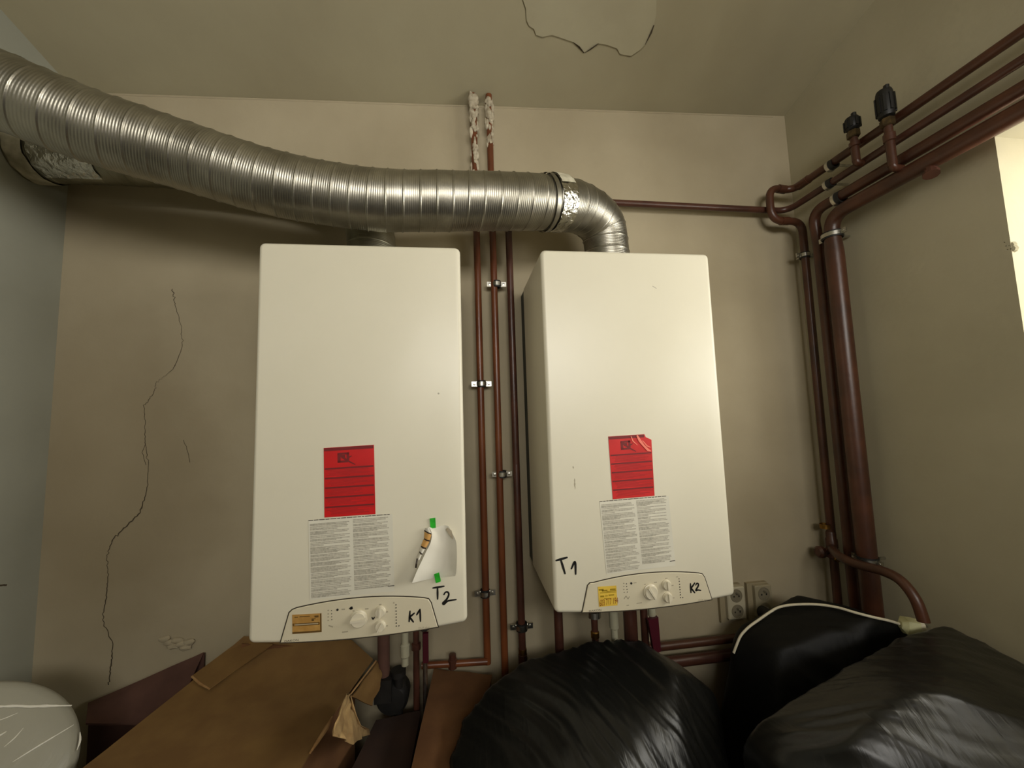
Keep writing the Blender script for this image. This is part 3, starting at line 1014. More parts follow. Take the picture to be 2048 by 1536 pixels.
pb = [Vector((-.2475, -.12, 1.46)), Vector((-.2475, -.12, 1.51))] + [at(u, v, y=y) for u, v, y in
     ((738, 448, -.12), (722, 420, -.118), (690, 398, -.115), (640, 378, -.112), (560, 356, -.11), (400, 331, -.108), (250, 318, -.106), (150, 314, -.104), (50, 311, -.102), (-60, 309, -.10))]
pb += [Vector((XL + .004, -.10, pb[-1].z + .002))]
dB = thing('flue_duct', 'dusty duct leaving the left boiler behind the front duct', 'duct', tuple(pb[0]), 'flexible flue ducts')
PB, TB = hose('ribbed_hose', pb, .066, 'alu_dark', dB, amp=.0012)
iB = [int(np.argmin(np.linalg.norm(PB - np.array(at(u, 312, y=-.103)), axis=1))) for u in (100, 62, 40, 14)]
band('tape_band', PB, TB, iB[0], iB[1], .0700, 'tape_dull', dB, crinkle=.001, edge=.006)
band('tape_band', PB, TB, iB[2], iB[3], .0705, 'tape_dull', dB, crinkle=.001, edge=.006)
band('crumpled_foil', PB, TB, iB[0] - 130, iB[0] - 6, .0695, 'foil', dB, a0=-math.radians(80), a1=math.radians(70), crinkle=.0018, edge=.012)


# ------------------------------------------------------------------ pipes
def pipe(name, label, path, r, m, seg=18):
    t = thing(name, label, 'pipe', tuple(path[0]), 'painted heating pipes')
    build('pipe_run', MB().tube(path, r, seg), m, t, smooth=60)
    return t


def clamp(c, axis, side, wall, r, label, dark=False, dist=.03):
    c, axis, side, wall = Vector(c), Vector(axis).normalized(), Vector(side).normalized(), Vector(wall).normalized()
    t = thing('pipe_clamp', label, 'clamp', tuple(c), 'pipe clamps')
    build('rubber_lining', MB().ring(c, axis, r + .0002, r + .0032, .021), 'rubber', t, smooth=40)
    build('clamp_band', MB().ring(c, axis, r + .0033, r + .0052, .012), 'steel', t, smooth=40)
    for s in (-1, 1):
        p = c + side * s * (r + .0115)
        build('clamp_lug', MB().obox(p, side, axis, wall, .0085, .0075, .0022), 'steel', t, smooth=0)
        build('clamp_screw', MB().lathe(p - wall * .0022, -wall, [(.0042, 0), (.0038, .0025), (.0012, .003)], 12), 'steel', t)
    build('clamp_stud', MB().lathe(c + wall * (r + .004), wall, [(.004, 0), (.004, max(.002, dist - r - .004))], 10), 'steel', t)
    return t


PYW = -.035
r0 = .0105
ptop = zc(.053, -.035)
p1 = pipe('heating_pipe', 'left pipe of the three between boilers, splattered top', [(.053, PYW, ptop - .002), (.0545, PYW, 1.2), (.0555, PYW, .335)], r0, 'pipe')
p2 = pipe('heating_pipe', 'middle pipe of the three between boilers', [(.105, PYW, zc(.105, -.035) - .002), (.1055, PYW, 1.2), (.106, PYW, .002)], r0, 'pipe')


def splat(parent, x, z0, z1, n, seed, r=r0):
    rnd = random.Random(seed)
    mb = MB()
    for i in range(n):
        t = rnd.random() ** 1.6
        z = z1 - t * (z1 - z0)
        a = -PI / 2 + rnd.uniform(-1.5, 1.5)
        big = 1.2 - t
        c = Vector((x + math.cos(a) * r, PYW + math.sin(a) * r, z))
        bmx = bmesh.new()
        bmesh.ops.create_icosphere(bmx, subdivisions=2, radius=1)
        sx, sz = .0035 + .006 * big * rnd.random(), .006 + .016 * rnd.random() * (1.2 - t * .6)
        vs = []
        for v in bmx.verts:
            k = 1 + .4 * mn.noise(v.co * 2 + Vector((i * 5.1, seed, 0)))
            vs.append(c + Vector((v.co.x * sx * k, v.co.y * sx * .8 * k, v.co.z * sz * k)))
        mb.add(vs, [[v.index for v in f.verts] for f in bmx.faces])
        bmx.free()
    build('plaster_splatter', mb, 'splatter', parent, smooth=60)


splat(p1, .053, 1.80, ptop - .02, 60, 1)
splat(p2, .105, 1.93, ptop - .03, 34, 2)
XW = 1.17
pb3 = fillet([(XW, -2.35, 1.752), (XW, -.036, 1.752), (.157, -.036, 1.757), (.158, -.036, .9), (.1595, -.036, .002)], [0, .045, .04, 0, 0])
p3 = pipe('heating_pipe', 'pipe from right wall that drops third between the boilers', pb3, .0108, 'pipe_dark')
pa3 = fillet([(XW, -2.35, 1.805), (XW, -.062, 1.812), (1.082, -.062, 1.822), (1.080, -.062, 1.698), (1.203, -.058, 1.703), (1.203, -.05, .55), (1.198, -.05, .002)], [0, .04, .05, .05, .045, 0, 0])
pU = pipe('heating_pipe', 'pipe with a looped bend at the corner, thinnest of the corner pipes', pa3, .0122, 'pipe_right')
pc3 = fillet([(XW, -2.35, 1.69), (XW, -.13, 1.694), (1.187, -.125, 1.60), (1.190, -.118, .002)], [0, .06, .03, 0])
pM = pipe('heating_pipe', 'medium corner pipe between the thin and the thick one', pc3, .0158, 'pipe_right')
pd3 = fillet([(XW - .002, -2.35, 1.643), (XW - .002, -.19, 1.648), (1.172, -.188, 1.5), (1.174, -.184, .002)], [0, .055, .03, 0])
pT = pipe('heating_pipe', 'thickest pipe running down the right corner', pd3, [.0205] * 10 + [.0245] * (len(pd3) - 10), 'pipe_right', 24)
# little straight fittings where bends are soldered
build('elbow_sleeve', MB().tube([(XW, -.13, 1.812), (XW, -.09, 1.812)], .0142, 16), 'pipe_right', pU, smooth=50)
build('elbow_sleeve', MB().tube([(1.145, -.062, 1.8155), (1.118, -.062, 1.818)], .0142, 16), 'pipe_right', pU, smooth=50)
build('elbow_sleeve', MB().tube([(1.118, -.061, 1.6995), (1.146, -.061, 1.7005)], .0142, 16), 'pipe_right', pU, smooth=50)
build('solder_ring', MB().ring(at(1650, 1052, y=-.05), (0, 0, 1), .0122, .0150, .014), 'brass', pU)
c = at(1653, 1085, y=-.05)
build('union_fitting', MB().lathe((1.201, -.05, c.z - .02), (0, 0, 1), [(.0123, 0), (.017, .004), (.017, .03), (.0145, .034), (.0145, .05), (.0123, .055)], 12), 'pipe_right', pU)
c = at(1646, 1108, y=-.05)
build('valve_body', MB().lathe((1.200, -.05, c.z - .016), (0, 0, 1), [(.0123, 0), (.019, .004), (.019, .03), (.0123, .034)], 8), 'pipe_dark', pU)
build('valve_handle', MB().lathe((1.185, -.05, c.z + .004), (-1, 0, .1), [(.006, 0), (.006, .02), (.018, .022), (.019, .034), (.012, .04)], 10), 'pipe_dark', pU)
build('brass_cap', MB().lathe((1.195, -.066, c.z - .012), (-.4, -1, 0), [(.008, 0), (.009, .008), (.006, .010)], 8), 'brass', pU)

bp = pipe('heating_pipe', 'horizontal pipe low on the wall right of both boilers', [(.36, -.05, .335), (1.05, -.05, .335)], .012, 'pipe_right')
bp2 = pipe('heating_pipe', 'lowest horizontal pipe on the wall behind the middle bag', [(.40, -.05, .288), (1.05, -.05, .288)], .016, 'pipe_dark')
bl = pipe('heating_pipe', 'short horizontal pipe stub behind the brown box', [(-.13, -.045, .355), (.0545, -.045, .346)], .009, 'pipe')
build('tee_fitting', MB().lathe((-.044, -.045, .352), (0, 0, 1), [(.013, -.012), (.013, .010), (.010, .012), (.010, .024), (.004, .026)], 10), 'pipe_dark', bl)

# clamps
g = (0, 0, 1), (1, 0, 0), (0, 1, 0)
clamp(at(993, 569, y=PYW), *g, r0, 'upper clamp on the middle pipe between boilers')
clamp(at(963, 768, y=PYW), *g, r0, 'upper clamp on the left pipe between boilers')
clamp(at(1004, 948, y=PYW), *g, r0, 'lower clamp on the middle pipe between boilers')
clamp(at(970, 1186, y=PYW), *g, r0, 'low shadowed clamp on the left pipe between boilers')
cz = at(1040, 1253, y=PYW).z
clamp((.159, PYW, cz), *g, .0135, 'low clamp on the third pipe, above yellow tape')
build('yellow_tape', MB().ring((.1593, -.036, at(1043, 1303, y=-.036).z), (0, 0, 1), .0108, .0122, .017), 'brass', p3)
build('pipe_sleeve', MB().lathe((.1593, -.036, at(1043, 1330, y=-.036).z), (0, 0, 1), [(.0108, 0), (.0135, .002), (.0135, .03), (.0108, .032)], 14), 'pipe_dark', p3)
clamp((1.2035, -.055, at(1602, 511, y=-.055).z), *g, .0125, 'clamp on the thin corner pipe below its loop')
clamp((1.173, -.186, at(1668, 470, x=1.173).z), (0, 0, 1), (0, 1, 0), (1, 0, 0), .0245, 'upper clamp on the thickest corner pipe', dist=.06)
clamp((1.174, -.184, at(1722, 1115, x=1.174).z), (0, 0, 1), (0, 1, 0), (1, 0, 0), .0245, 'lower clamp on the thickest corner pipe', dist=.06)
h = (0, 1, 0), (0, 0, 1), (1, 0, 0)
for (zz, yy, rr, lb) in ((1.8055, -.212, .0122, 'topmost clamp of the stacked trio on right wall'), (1.752, -.198, .0108, 'middle clamp of the stacked trio on right wall'),
                         (1.690, -.222, .0158, 'lowest clamp of the stacked trio on right wall')):
    t = thing('pipe_clamp', lb, 'clamp', (XW, yy, zz), 'pipe clamps')
    build('rubber_lining', MB().ring((XW, yy, zz), (0, 1, 0), rr + .0002, rr + .0040, .021), 'rubber', t, smooth=40)
    build('clamp_band', MB().ring((XW, yy + .006, zz), (0, 1, 0), rr + .0041, rr + .0062, .010), 'steel', t, smooth=40)
    build('clamp_stud', MB().lathe((XW + rr + .004, yy, zz), (1, 0, 0), [(.004, 0), (.004, .06 - rr)], 10), 'steel', t)


# air vents standing on the upper pipes
def vent(yv, zbase, ztop, x, label, r):
    t = thing('air_vent', label, 'vent', (x, yv, zbase), 'automatic air vents')
    H_ = ztop - zbase
    build('vent_stem', MB().lathe((x, yv, zbase), (0, 0, 1), [(.010, 0), (.010, H_ * .30), (.013, H_ * .31), (.013, H_ * .40), (.0095, H_ * .41), (.0095, H_ * .50)], 12), 'pipe_right', t)
    build('vent_elbow', MB().tube(fillet([(x, yv, zbase + .012), (x, yv, zbase - .006), (XW - .010, yv, zbase - .008)], .01), .0095, 12), 'pipe_right', t, smooth=60)
    build('hex_nut', MB().lathe((x, yv, zbase + H_ * .50), (0, 0, 1), [(.012, 0), (.0155, .003), (.0155, .020), (.012, .023)], 6), 'brass_dark', t, smooth=20)
    zb = zbase + H_ * .50 + .023
    hb = ztop - zb - .008
    build('vent_body', MB().lathe((x, yv, zb), (0, 0, 1), [(.010, 0), (r * .85, .004), (r, hb * .25), (r, hb * .7), (r * .9, hb * .92), (r * .8, hb)], 20), 'black_plastic', t)
    for k in range(10):
        a = 2 * PI * k / 10
        e = Vector((math.cos(a), math.sin(a), 0))
        build('body_ridge', MB().obox(Vector((x, yv, zb + hb * .48)) + e * r, e, e.cross(Vector((0, 0, 1))), (0, 0, 1), .0018, .0028, hb * .3), 'black_plastic', t, smooth=0)
    build('vent_cap', MB().lathe((x - .004, yv - .010, zb + hb - .003), (0, 0, 1), [(.0065, 0), (.0065, .010), (.004, .012)], 10), 'black_plastic', t)
    build('vent_screw', MB().lathe((x, yv + .012, zb + hb - .003), (0, 0, 1), [(.006, 0), (.006, .006), (.003, .008)], 10), 'black_plastic', t)


a_, b_ = at(1712, 322, x=1.143), at(1703, 231, x=1.143)
vent((a_.y + b_.y) / 2, a_.z, b_.z, 1.143, 'black-capped air vent nearer the corner, lower of the two', .0185)
a_, b_ = at(1784, 332, x=1.135), at(1768, 176, x=1.135)
vent((a_.y + b_.y) / 2, a_.z, b_.z, 1.135, 'black-capped air vent nearer the window, higher of the two', .0195)
build('pipe_boss', MB().lathe((1.17, -.45, 1.643), (-.3, -.2, -1), [(.012, .0), (.012, .026), (.016, .028), (.016, .036)], 10), 'pipe_dark', pT)

# hose arcing out of the corner to the bags
hp = spline([(1.185, -.066, .585), (1.150, -.105, .590), (1.120, -.16, .592)] + [at(u, v, x=xx) for u, v, xx in ((1720, 1130, 1.115), (1765, 1142, 1.105), (1800, 1160, 1.10), (1829, 1195, 1.10), (1845, 1235, 1.10), (1849, 1252, 1.10))], .01)
hs = tag(build('drain_hose', MB().tube(hp, .0125, 14), 'pipe_right', loc=tuple(hp[0]), smooth=60), 'dark red hose arching from corner pipes down to the bags', 'hose')

# ------------------------------------------------------------------ fittings under the boilers
def drop(name, label, x, y, z0, z1, r, m, extra=()):
    t = thing(name, label, 'pipe', (x, y, z1), 'connections under the boilers')
    build('pipe_run', MB().tube([(x, y, z1), (x, y, z0)], r, 14), m, t, smooth=60)
    for nm, zz, rr, hh, mm in extra:
        build(nm, MB().lathe((x, y, zz), (0, 0, 1), [(r, 0), (rr, .003), (rr, hh - .003), (r, hh)], 12), mm, t)
    return t


zb = ZT - BH - .012
yu = -.12
xu = lambda u, v=1270, y=yu: at(u, v, y=y).x
drop('connection_pipe', 'dark brown pipe under left end of right boiler', xu(1118), yu, .05, zb, .0125, 'pipe_dark', (('pipe_sleeve', .52, .016, .03, 'pipe_dark'),))
drop('connection_pipe', 'pipe with brass joint under the right boiler', xu(1190), yu, .05, zb, .0095, 'pipe_dark', (('union_nut', .475, .019, .022, 'steel'), ('brass_joint', .42, .012, .02, 'brass'), ('pipe_sleeve', .39, .013, .02, 'pipe_dark')))
drop('connection_pipe', 'pale slim hose under the right boiler', xu(1229), yu, .05, zb, .0095, 'hose_white', (('hose_collar', .44, .013, .05, 'hose_white'),))
drop('connection_pipe', 'broad brown pipe under middle of right boiler', xu(1262), yu, .05, zb, .0190, 'pipe_dark', (('pipe_sleeve', .50, .023, .03, 'pipe_dark'),))
t = drop('connection_pipe', 'pipe with dark red valve handle under right boiler', xu(1290), yu, .05, zb, .0105, 'pipe_dark', (('union_nut', .50, .020, .035, 'rubber'),))
x_ = xu(1299)
build('valve_handle', MB().prism([(x_ - .016, yu - .02, .47), (x_ + .014, yu - .02, .475), (x_ + .016, yu - .02, .385), (x_ - .004, yu - .02, .378)], (0, -.012, 0)), 'handle_red', t, smooth=0)
build('hose_nipple', MB().lathe((x_ + .004, yu - .014, .468), (0, 0, 1), [(.008, 0), (.011, .006), (.010, .026)], 12), 'hose_white', t)
yu = -.085
drop('connection_pipe', 'pale hose under the left boiler above black pump', xu(806, 1320), yu, .385, zb, .0095, 'hose_white', (('hose_collar', .42, .013, .02, 'hose_white'), ('hose_collar', .405, .0125, .03, 'hose_white')))
drop('connection_pipe', 'wide dull pipe under the left boiler beside the carton', xu(765, 1300) - .004, yu, .366, zb, .016, 'carton_red')
drop('connection_pipe', 'brown pipe under the left boiler', xu(829, 1300), yu, .05, zb, .0085, 'pipe_dark', (('pipe_sleeve', .42, .013, .02, 'pipe_dark'),))
t = drop('connection_pipe', 'pipe with slim red handle under left boiler', xu(847, 1300), yu, .05, zb, .0065, 'steel', (('union_nut', .47, .014, .02, 'rubber'),))
x_ = xu(851, 1300)
build('valve_handle', MB().box((x_ - .008, yu - .020, .395), (x_ + .006, yu - .010, .470)), 'handle_red', t, smooth=0)
pc = at(786, 1392, y=-.075)
t = thing('circulation_pump', 'black pump in the dark gap right of the large carton', 'pump', (pc.x, pc.y, pc.z - .05))
build('pump_body', MB().lathe((pc.x, -.035, pc.z), (0, -1, 0), [(.036, 0), (.042, .008), (.042, .05), (.034, .062), (.014, .064)], 24), 'dark_metal', t)
build('pump_flange', MB().lathe((pc.x + .016, -.085, pc.z - .07), (0, 0, 1), [(.022, 0), (.022, .014), (.012, .016), (.012, .126), (.020, .128), (.020, .142)], 16), 'dark_metal', t)
build('pump_box', MB().box((pc.x - .042, -.110, pc.z + .006), (pc.x + .002, -.070, pc.z + .062)), 'dark_metal', t, smooth=0)


# ------------------------------------------------------------------ sockets
def socket(label, quad, plate_m, holes):
    P = [at(u, v, y=-.026) for u, v in quad]
    x0, x1 = (P[0].x + P[3].x) / 2, (P[1].x + P[2].x) / 2
    z1, z0 = (P[0].z + P[1].z) / 2, (P[2].z + P[3].z) / 2
    cx_, cz_ = (x0 + x1) / 2, (z0 + z1) / 2
    t = thing('wall_socket', label, 'socket', (cx_, 0, cz_), 'sockets on the back wall')
    build('back_box', MB().box((x0 - .018, -.012, z0 - .012), (x1 - .004, -.0005, z1 + .004)), 'socket_back', t, smooth=0)
    ol = outline(x0, x1, z0, z1, .005, 0)
    n = len(ol)
    a, b_ = [(x, -.011, z) for x, z in ol], [(x, -.024, z) for x, z in ol]
    c = [(x, -.0265, z) for x, z in inset(ol, .003)]
    build('cover_plate', MB().add(a + b_ + c, [tuple(range(2 * n, 3 * n))] + [(i * n + k, i * n + (k + 1) % n, (i + 1) * n + (k + 1) % n, (i + 1) * n + k) for i in range(2) for k in range(n)]), plate_m, t)
    for zc_ in ((z0 + (z1 - z0) * .26, z0 + (z1 - z0) * .74) if holes == 2 else (cz_,)):
        o_ = build('socket_well', MB().lathe((cx_, -.0267, zc_), (0, -1, 0), [(.0205, 0), (.0205, .0012), (.0185, .0012), (.0178, -.0002 + .0004), (.0001, .0003)], 28), 'hole', t)
        m_ = MB()
        m_.lathe((cx_, -.0272, zc_ + .009), (0, -1, 0), [(.0024, 0), (.0024, .012), (.0016, .013)], 10)
        build('earth_pin', m_, 'steel', o_)
        m_ = MB()
        for s in (-1, 1):
            m_.lathe((cx_ + s * .0085, -.0272, zc_ - .002), (0, -1, 0), [(.0026, 0), (.0026, .0004)], 10)
        build('pin_holes', m_, 'ink', o_)
    return t


socket('white double socket just below the right boiler corner', [(1456, 1176), (1490, 1173), (1492, 1238), (1456, 1241)], 'socket', 2)
socket('dim socket above the back bag, with black plug', [(1512, 1172), (1544, 1169), (1546, 1234), (1513, 1237)], 'socket_dim', 2)
pk = thing('power_plug', 'black plug in the lower half of the dim socket', 'plug', tuple(at(1523, 1222, y=-.03)))
c = at(1523, 1222, y=-.03)
build('plug_body', MB().lathe(c, (0, -1, 0), [(.017, 0), (.018, .012), (.015, .03), (.010, .036)], 16), 'rubber', pk)
build('plug_cord', MB().tube(spline([c + Vector((0, -.034, 0)), c + Vector((.0, -.05, -.02)), c + Vector((-.012, -.045, -.08)), c + Vector((-.02, -.03, -.16))], .008), .004, 10), 'rubber', pk)


# ------------------------------------------------------------------ boxes and bags at the foot of the wall
def sheet(mb, quad, t, n=(8, 8), amp=0.0, seed=0.0):
    """bent cardboard sheet: bilinear quad, thickness t, gentle warp"""
    a, b_, c, d = [Vector(p) for p in quad]
    nm = (b_ - a).cross(d - a).normalized()
    U, V_ = n
    top = []
    for j in range(V_ + 1):
        for i in range(U + 1):
            u, v = i / U, j / V_
            p = a.lerp(b_, u).lerp(d.lerp(c, u), v)
            top.append(p + nm * amp * mn.noise((u * 2.3 + seed, v * 2.3, seed)))
    bot = [p - nm * t for p in top]
    w_ = U + 1
    N = len(top)
    fs = [(j * w_ + i, j * w_ + i + 1, (j + 1) * w_ + i + 1, (j + 1) * w_ + i) for j in range(V_) for i in range(U)]
    rim = [i for i in range(w_)] + [j * w_ + U for j in range(1, V_ + 1)] + [V_ * w_ + i for i in range(U - 1, -1, -1)] + [j * w_ for j in range(V_ - 1, 0, -1)]
    mb.add(top + bot, fs + [tuple(k + N for k in f[::-1]) for f in fs] + [(rim[k], rim[(k + 1) % len(rim)], rim[(k + 1) % len(rim)] + N, rim[k] + N) for k in range(len(rim))])
    return mb


bc = thing('carton', 'large tan cardboard carton below the left boiler', 'box', (-.5, -.4, 0), 'cardboard boxes')
Lc = [at(u, v, z=z) for u, v, z in ((488, 1272, .485), (436, 1318, .440), (378, 1367, .416), (330, 1405, .408), (270, 1452, .403), (215, 1497, .400), (165, 1537, .400))] + [Vector((-.735, -.66, .395))]
Rc = [at(u, v, z=z) for u, v, z in ((704, 1280, .440), (746, 1319, .410), (722, 1350, .403), (697, 1385, .400), (664, 1432, .398), (634, 1482, .398), (602, 1536, .398))] + [Vector((-.345, -.66, .395))]


def ribbon_sheet(A, B, t, cols, amp, seed):
    """sheet of thickness t between two chains of points"""
    w_ = cols + 1
    top = []
    for j, (a, b_) in enumerate(zip(A, B)):
        for i in range(w_):
            u = i / cols
            p = a.lerp(b_, u)
            top.append(p + Vector((0, 0, 1)) * amp * mn.noise((u * 2.3 + seed, j * .6, seed)) * (1 if 0 < i < cols else .3))
    nm = (B[0] - A[0]).cross(A[-1] - A[0]).normalized()
    bot = [p + nm * t for p in top]
    N = len(top)
    n = len(A)
    fs = [(j * w_ + i, j * w_ + i + 1, (j + 1) * w_ + i + 1, (j + 1) * w_ + i) for j in range(n - 1) for i in range(cols)]
    rim = [i for i in range(w_)] + [j * w_ + cols for j in range(1, n)] + [(n - 1) * w_ + i for i in range(cols - 1, -1, -1)] + [j * w_ for j in range(n - 2, 0, -1)]
    return MB().add(top + bot, fs + [tuple(k + N for k in f[::-1]) for f in fs] + [(rim[k], rim[(k + 1) % len(rim)], rim[(k + 1) % len(rim)] + N, rim[k] + N) for k in range(len(rim))])


build('carton_top', ribbon_sheet(Lc, Rc, .005, 14, .008, 2.0), 'carton', bc, smooth=50)


def foot(chain, dx, dy, dz):
    up = [p + Vector((dx, dy, -dz)) for p in chain]
    return up, [Vector((p.x, p.y, .001)) for p in up]


for ch, dx, dy, nm in ((Lc[2:], .014, 0, 'carton'), (Rc[2:], -.014, 0, 'carton_brown'), ([Lc[0], Rc[0]], 0, -.008, 'carton_brown'), ([Lc[-1], Rc[-1]], 0, .006, 'carton')):
    up, lo_ = foot(ch, dx, dy, .014)
    if dx:
        up[0] = up[0] + Vector((0, .09, 0)) if False else up[0]
    build('carton_side', ribbon_sheet(up, lo_, .004, 6, .0, 1.0), nm, bc, smooth=50)
# overlapping flap with a torn tip on the left edge
fl_ = [at(u, v, z=z) for u, v, z in ((383, 1352, .424), (420, 1325, .437), (478, 1282, .472))]
fr_ = [at(u, v, z=z) for u, v, z in ((419, 1377, .419), (470, 1340, .432), (545, 1288, .468))]
build('lifted_flap', ribbon_sheet(fl_, fr_, -.003, 6, .002, 5.0), 'carton', bc, smooth=50)
build('torn_edge', MB().tube([at(384, 1353, z=.423), at(400, 1367, z=.420), at(419, 1378, z=.418)], [.0024, .003, .0016], 8), 'carton_edge', bc)
# side flap pushed out on the right, a crumpled paper hanging out of the tear
f0, f1 = at(752, 1322, z=.405), at(697, 1394, z=.396)
build('side_flap', sheet(MB(), (f1 + Vector((.004, 0, 0)), f0 + Vector((.004, 0, 0)), at(764, 1352, x=-.225), at(742, 1412, x=-.245)), .004, (8, 6), .010, 7.0), 'carton', bc, smooth=50)
build('torn_edge', MB().tube([f1, f1.lerp(f0, .3), f1.lerp(f0, .6), f0], [.0016, .0024, .0020, .0026], 8), 'carton_edge', bc)
build('torn_edge', MB().tube([at(665, 1433, z=.399), at(652, 1458, z=.399), at(636, 1482, z=.399), at(620, 1506, z=.399)], [.002, .005, .004, .002], 8), 'carton_edge', bc)
mb = MB()
rows_ = [[(692, 1388), (696, 1387), (699, 1388), (702, 1392)], [(685, 1408), (693, 1406), (700, 1408), (706, 1412)], [(677, 1428), (688, 1424), (701, 1425), (711, 1431)],
         [(670, 1446), (686, 1442), (704, 1444), (718, 1450)], [(665, 1464), (684, 1464), (708, 1464), (734, 1458)], [(667, 1473), (688, 1478), (700, 1489), (735, 1469)]]
vs = []
for j, row in enumerate(rows_):
    rp = [at(u, v, x=-.262 + .004 * j + .008 * math.sin(k * 2.3 + j * .9)) for k, (u, v) in enumerate(row)]
    for i in range(19):
        t = i / 18 * 3
        k = min(2, int(t))
        p = rp[k].lerp(rp[k + 1], t - k)
        vs.append(p + Vector((.010, -.004, 0)) * mn.noise((i * .7, j * .9, 2)))
mb.add(vs, [(j * 19 + i, j * 19 + i + 1, (j + 1) * 19 + i + 1, (j + 1) * 19 + i) for j in range(5) for i in range(18)])
tp = build('torn_paper', mb, 'torn_paper', bc, smooth=50)
sm = tp.modifiers.new('thick', 'SOLIDIFY')
sm.thickness = .0015

rc = thing('flattened_carton', 'dark red-brown cardboard leaning on wall left of large carton', 'box', (-.83, -.05, 0), 'cardboard boxes')
q = [at(172, 1446, y=-.075), at(345, 1446, y=-.062), at(408, 1303, y=-.012), at(176, 1404, y=-.020)]
build('folded_top', sheet(MB(), q, .005, (10, 8), .006, 1.0), 'carton_red', rc, smooth=50)
build('folded_back', sheet(MB(), (Vector((q[3].x, -.013, .002)), Vector((q[2].x, -.013, .002)), q[2] + Vector((0, .002, -.006)), q[3] + Vector((0, .004, -.006))), .004, (8, 6), .002, 3.0), 'carton_red', rc, smooth=50)

br = thing('brown_box', 'plain brown box between large carton and middle bag', 'box', (.0, -.3, 0), 'cardboard boxes')
z3 = .325
a, b_, c, d = at(820, 1536, z=z3) + Vector((-.012, -.2, 0)), at(985, 1536, z=z3) + Vector((-.12, -.2, 0)), at(1002, 1346, z=z3), at(868, 1338, z=z3)
b_ = Vector((-.035, a.y, z3))
c = Vector((c.x - .025, c.y, c.z))
build('box_top', sheet(MB(), (a, b_, c, d), .005, (8, 12), .006, 4.0), 'carton_brown', br, smooth=50)
qq = [d, a, b_, c]
for i in range(4):
    p, q_ = qq[i].copy(), qq[(i + 1) % 4].copy()
    m_ = (qq[0] + qq[1] + qq[2] + qq[3]) / 4
    p, q_ = p.lerp(m_, .03), q_.lerp(m_, .03)
    p.z = q_.z = z3 - .009
    build('box_side', sheet(MB(), (Vector((p.x, p.y, .001)), Vector((q_.x, q_.y, .001)), q_, p), .005, (6, 6), .003, i + 9.0), 'carton_brown', br, smooth=50)

lb_ = thing('gap_filler', 'added dark brown piece filling the gap beside the large carton', 'box', (-.2, -.3, 0), 'cardboard boxes')  # added to cover the bright gap; stands in for the carton's bulging side
z4 = .275
q4 = [Vector((-.318, -.64, z4)), Vector((-.150, -.64, z4)), at(842, 1424, z=z4), Vector((-.240, -.11, z4))]
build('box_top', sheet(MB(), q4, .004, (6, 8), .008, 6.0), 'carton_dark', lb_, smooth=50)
for i in range(4):
    p, q_ = q4[i].copy(), q4[(i + 1) % 4].copy()
    m_ = (q4[0] + q4[1] + q4[2] + q4[3]) / 4
    p, q_ = p.lerp(m_, .03), q_.lerp(m_, .03)
    p.z = q_.z = z4 - .010
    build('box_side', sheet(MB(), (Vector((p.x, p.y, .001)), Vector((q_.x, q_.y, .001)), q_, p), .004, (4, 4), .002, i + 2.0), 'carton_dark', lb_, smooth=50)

# film-wrapped round bundle leaning back on the left wall
dn = Vector((.65, -.49, .58)).normalized()
d0 = Vector((-.913, -.383, .42)) - dn * .15
dr = thing('wrapped_bundle', 'round white bundle wrapped in translucent film at bottom left', 'bundle', (d0.x, d0.y, 0))
prof = [(.001, 0), (.130, 0), (.150, .012), (.166, .05), (.176, .10), (.180, .125), (.178, .138), (.171, .146), (.160, .149), (.12, .150), (.08, .151), (.04, .151), (.0005, .151)]
build('round_end', MB().lathe(d0, dn, prof, 72, False), 'film', dr, smooth=60)
mb = MB()
bl_ = outline(-1.118, -.835, -.56, -.16, .05, 0)
n = len(bl_)
mb.add([(x, y_, .001) for x, y_ in bl_] + [(x, y_, .17) for x, y_ in bl_] + [(x, y_, .19) for x, y_ in inset(bl_, .02)],
       [tuple(range(n))[::-1], tuple(range(2 * n, 3 * n))] + [(i * n + k, i * n + (k + 1) % n, (i + 1) * n + (k + 1) % n, (i + 1) * n + k) for i in range(2) for k in range(n)])
build('bundle_base', mb, 'film', dr, smooth=50)
df = d0 + dn * .151


def on_face(u, v):
    d = Vector(CF + CR * (u - 1024) / FPX - CU * (v - 768) / FPX)
    return Vector(CP) + d * ((df - Vector(CP)).dot(dn) / d.dot(dn))


def film_fold(px_, w):
    P = spline([on_face(u, v) for u, v in px_], .005)
    n = len(P)
    mb = MB().tube(P, [max(.0004, w * (.4 + .6 * math.sin(PI * i / (n - 1))) * (1 + .5 * mn.noise((i * .5, w * 900, 1)))) for i in range(n)], 8)
    return build('film_fold', mb, 'film_fold', dr, smooth=60)


film_fold([(-60, 1414), (-20, 1414), (30, 1412), (60, 1413), (90, 1412), (148, 1411)], .0030)
film_fold([(25, 1524), (70, 1496), (110, 1472), (150, 1448)], .0017)
film_fold([(-30, 1486), (5, 1468), (20, 1457)], .0018)
film_fold([(8, 1494), (30, 1475), (50, 1452)], .0012)
film_fold([(154, 1500), (160, 1482), (160, 1464)], .0016)
film_fold([(-40, 1450), (0, 1440), (40, 1424)], .0010)


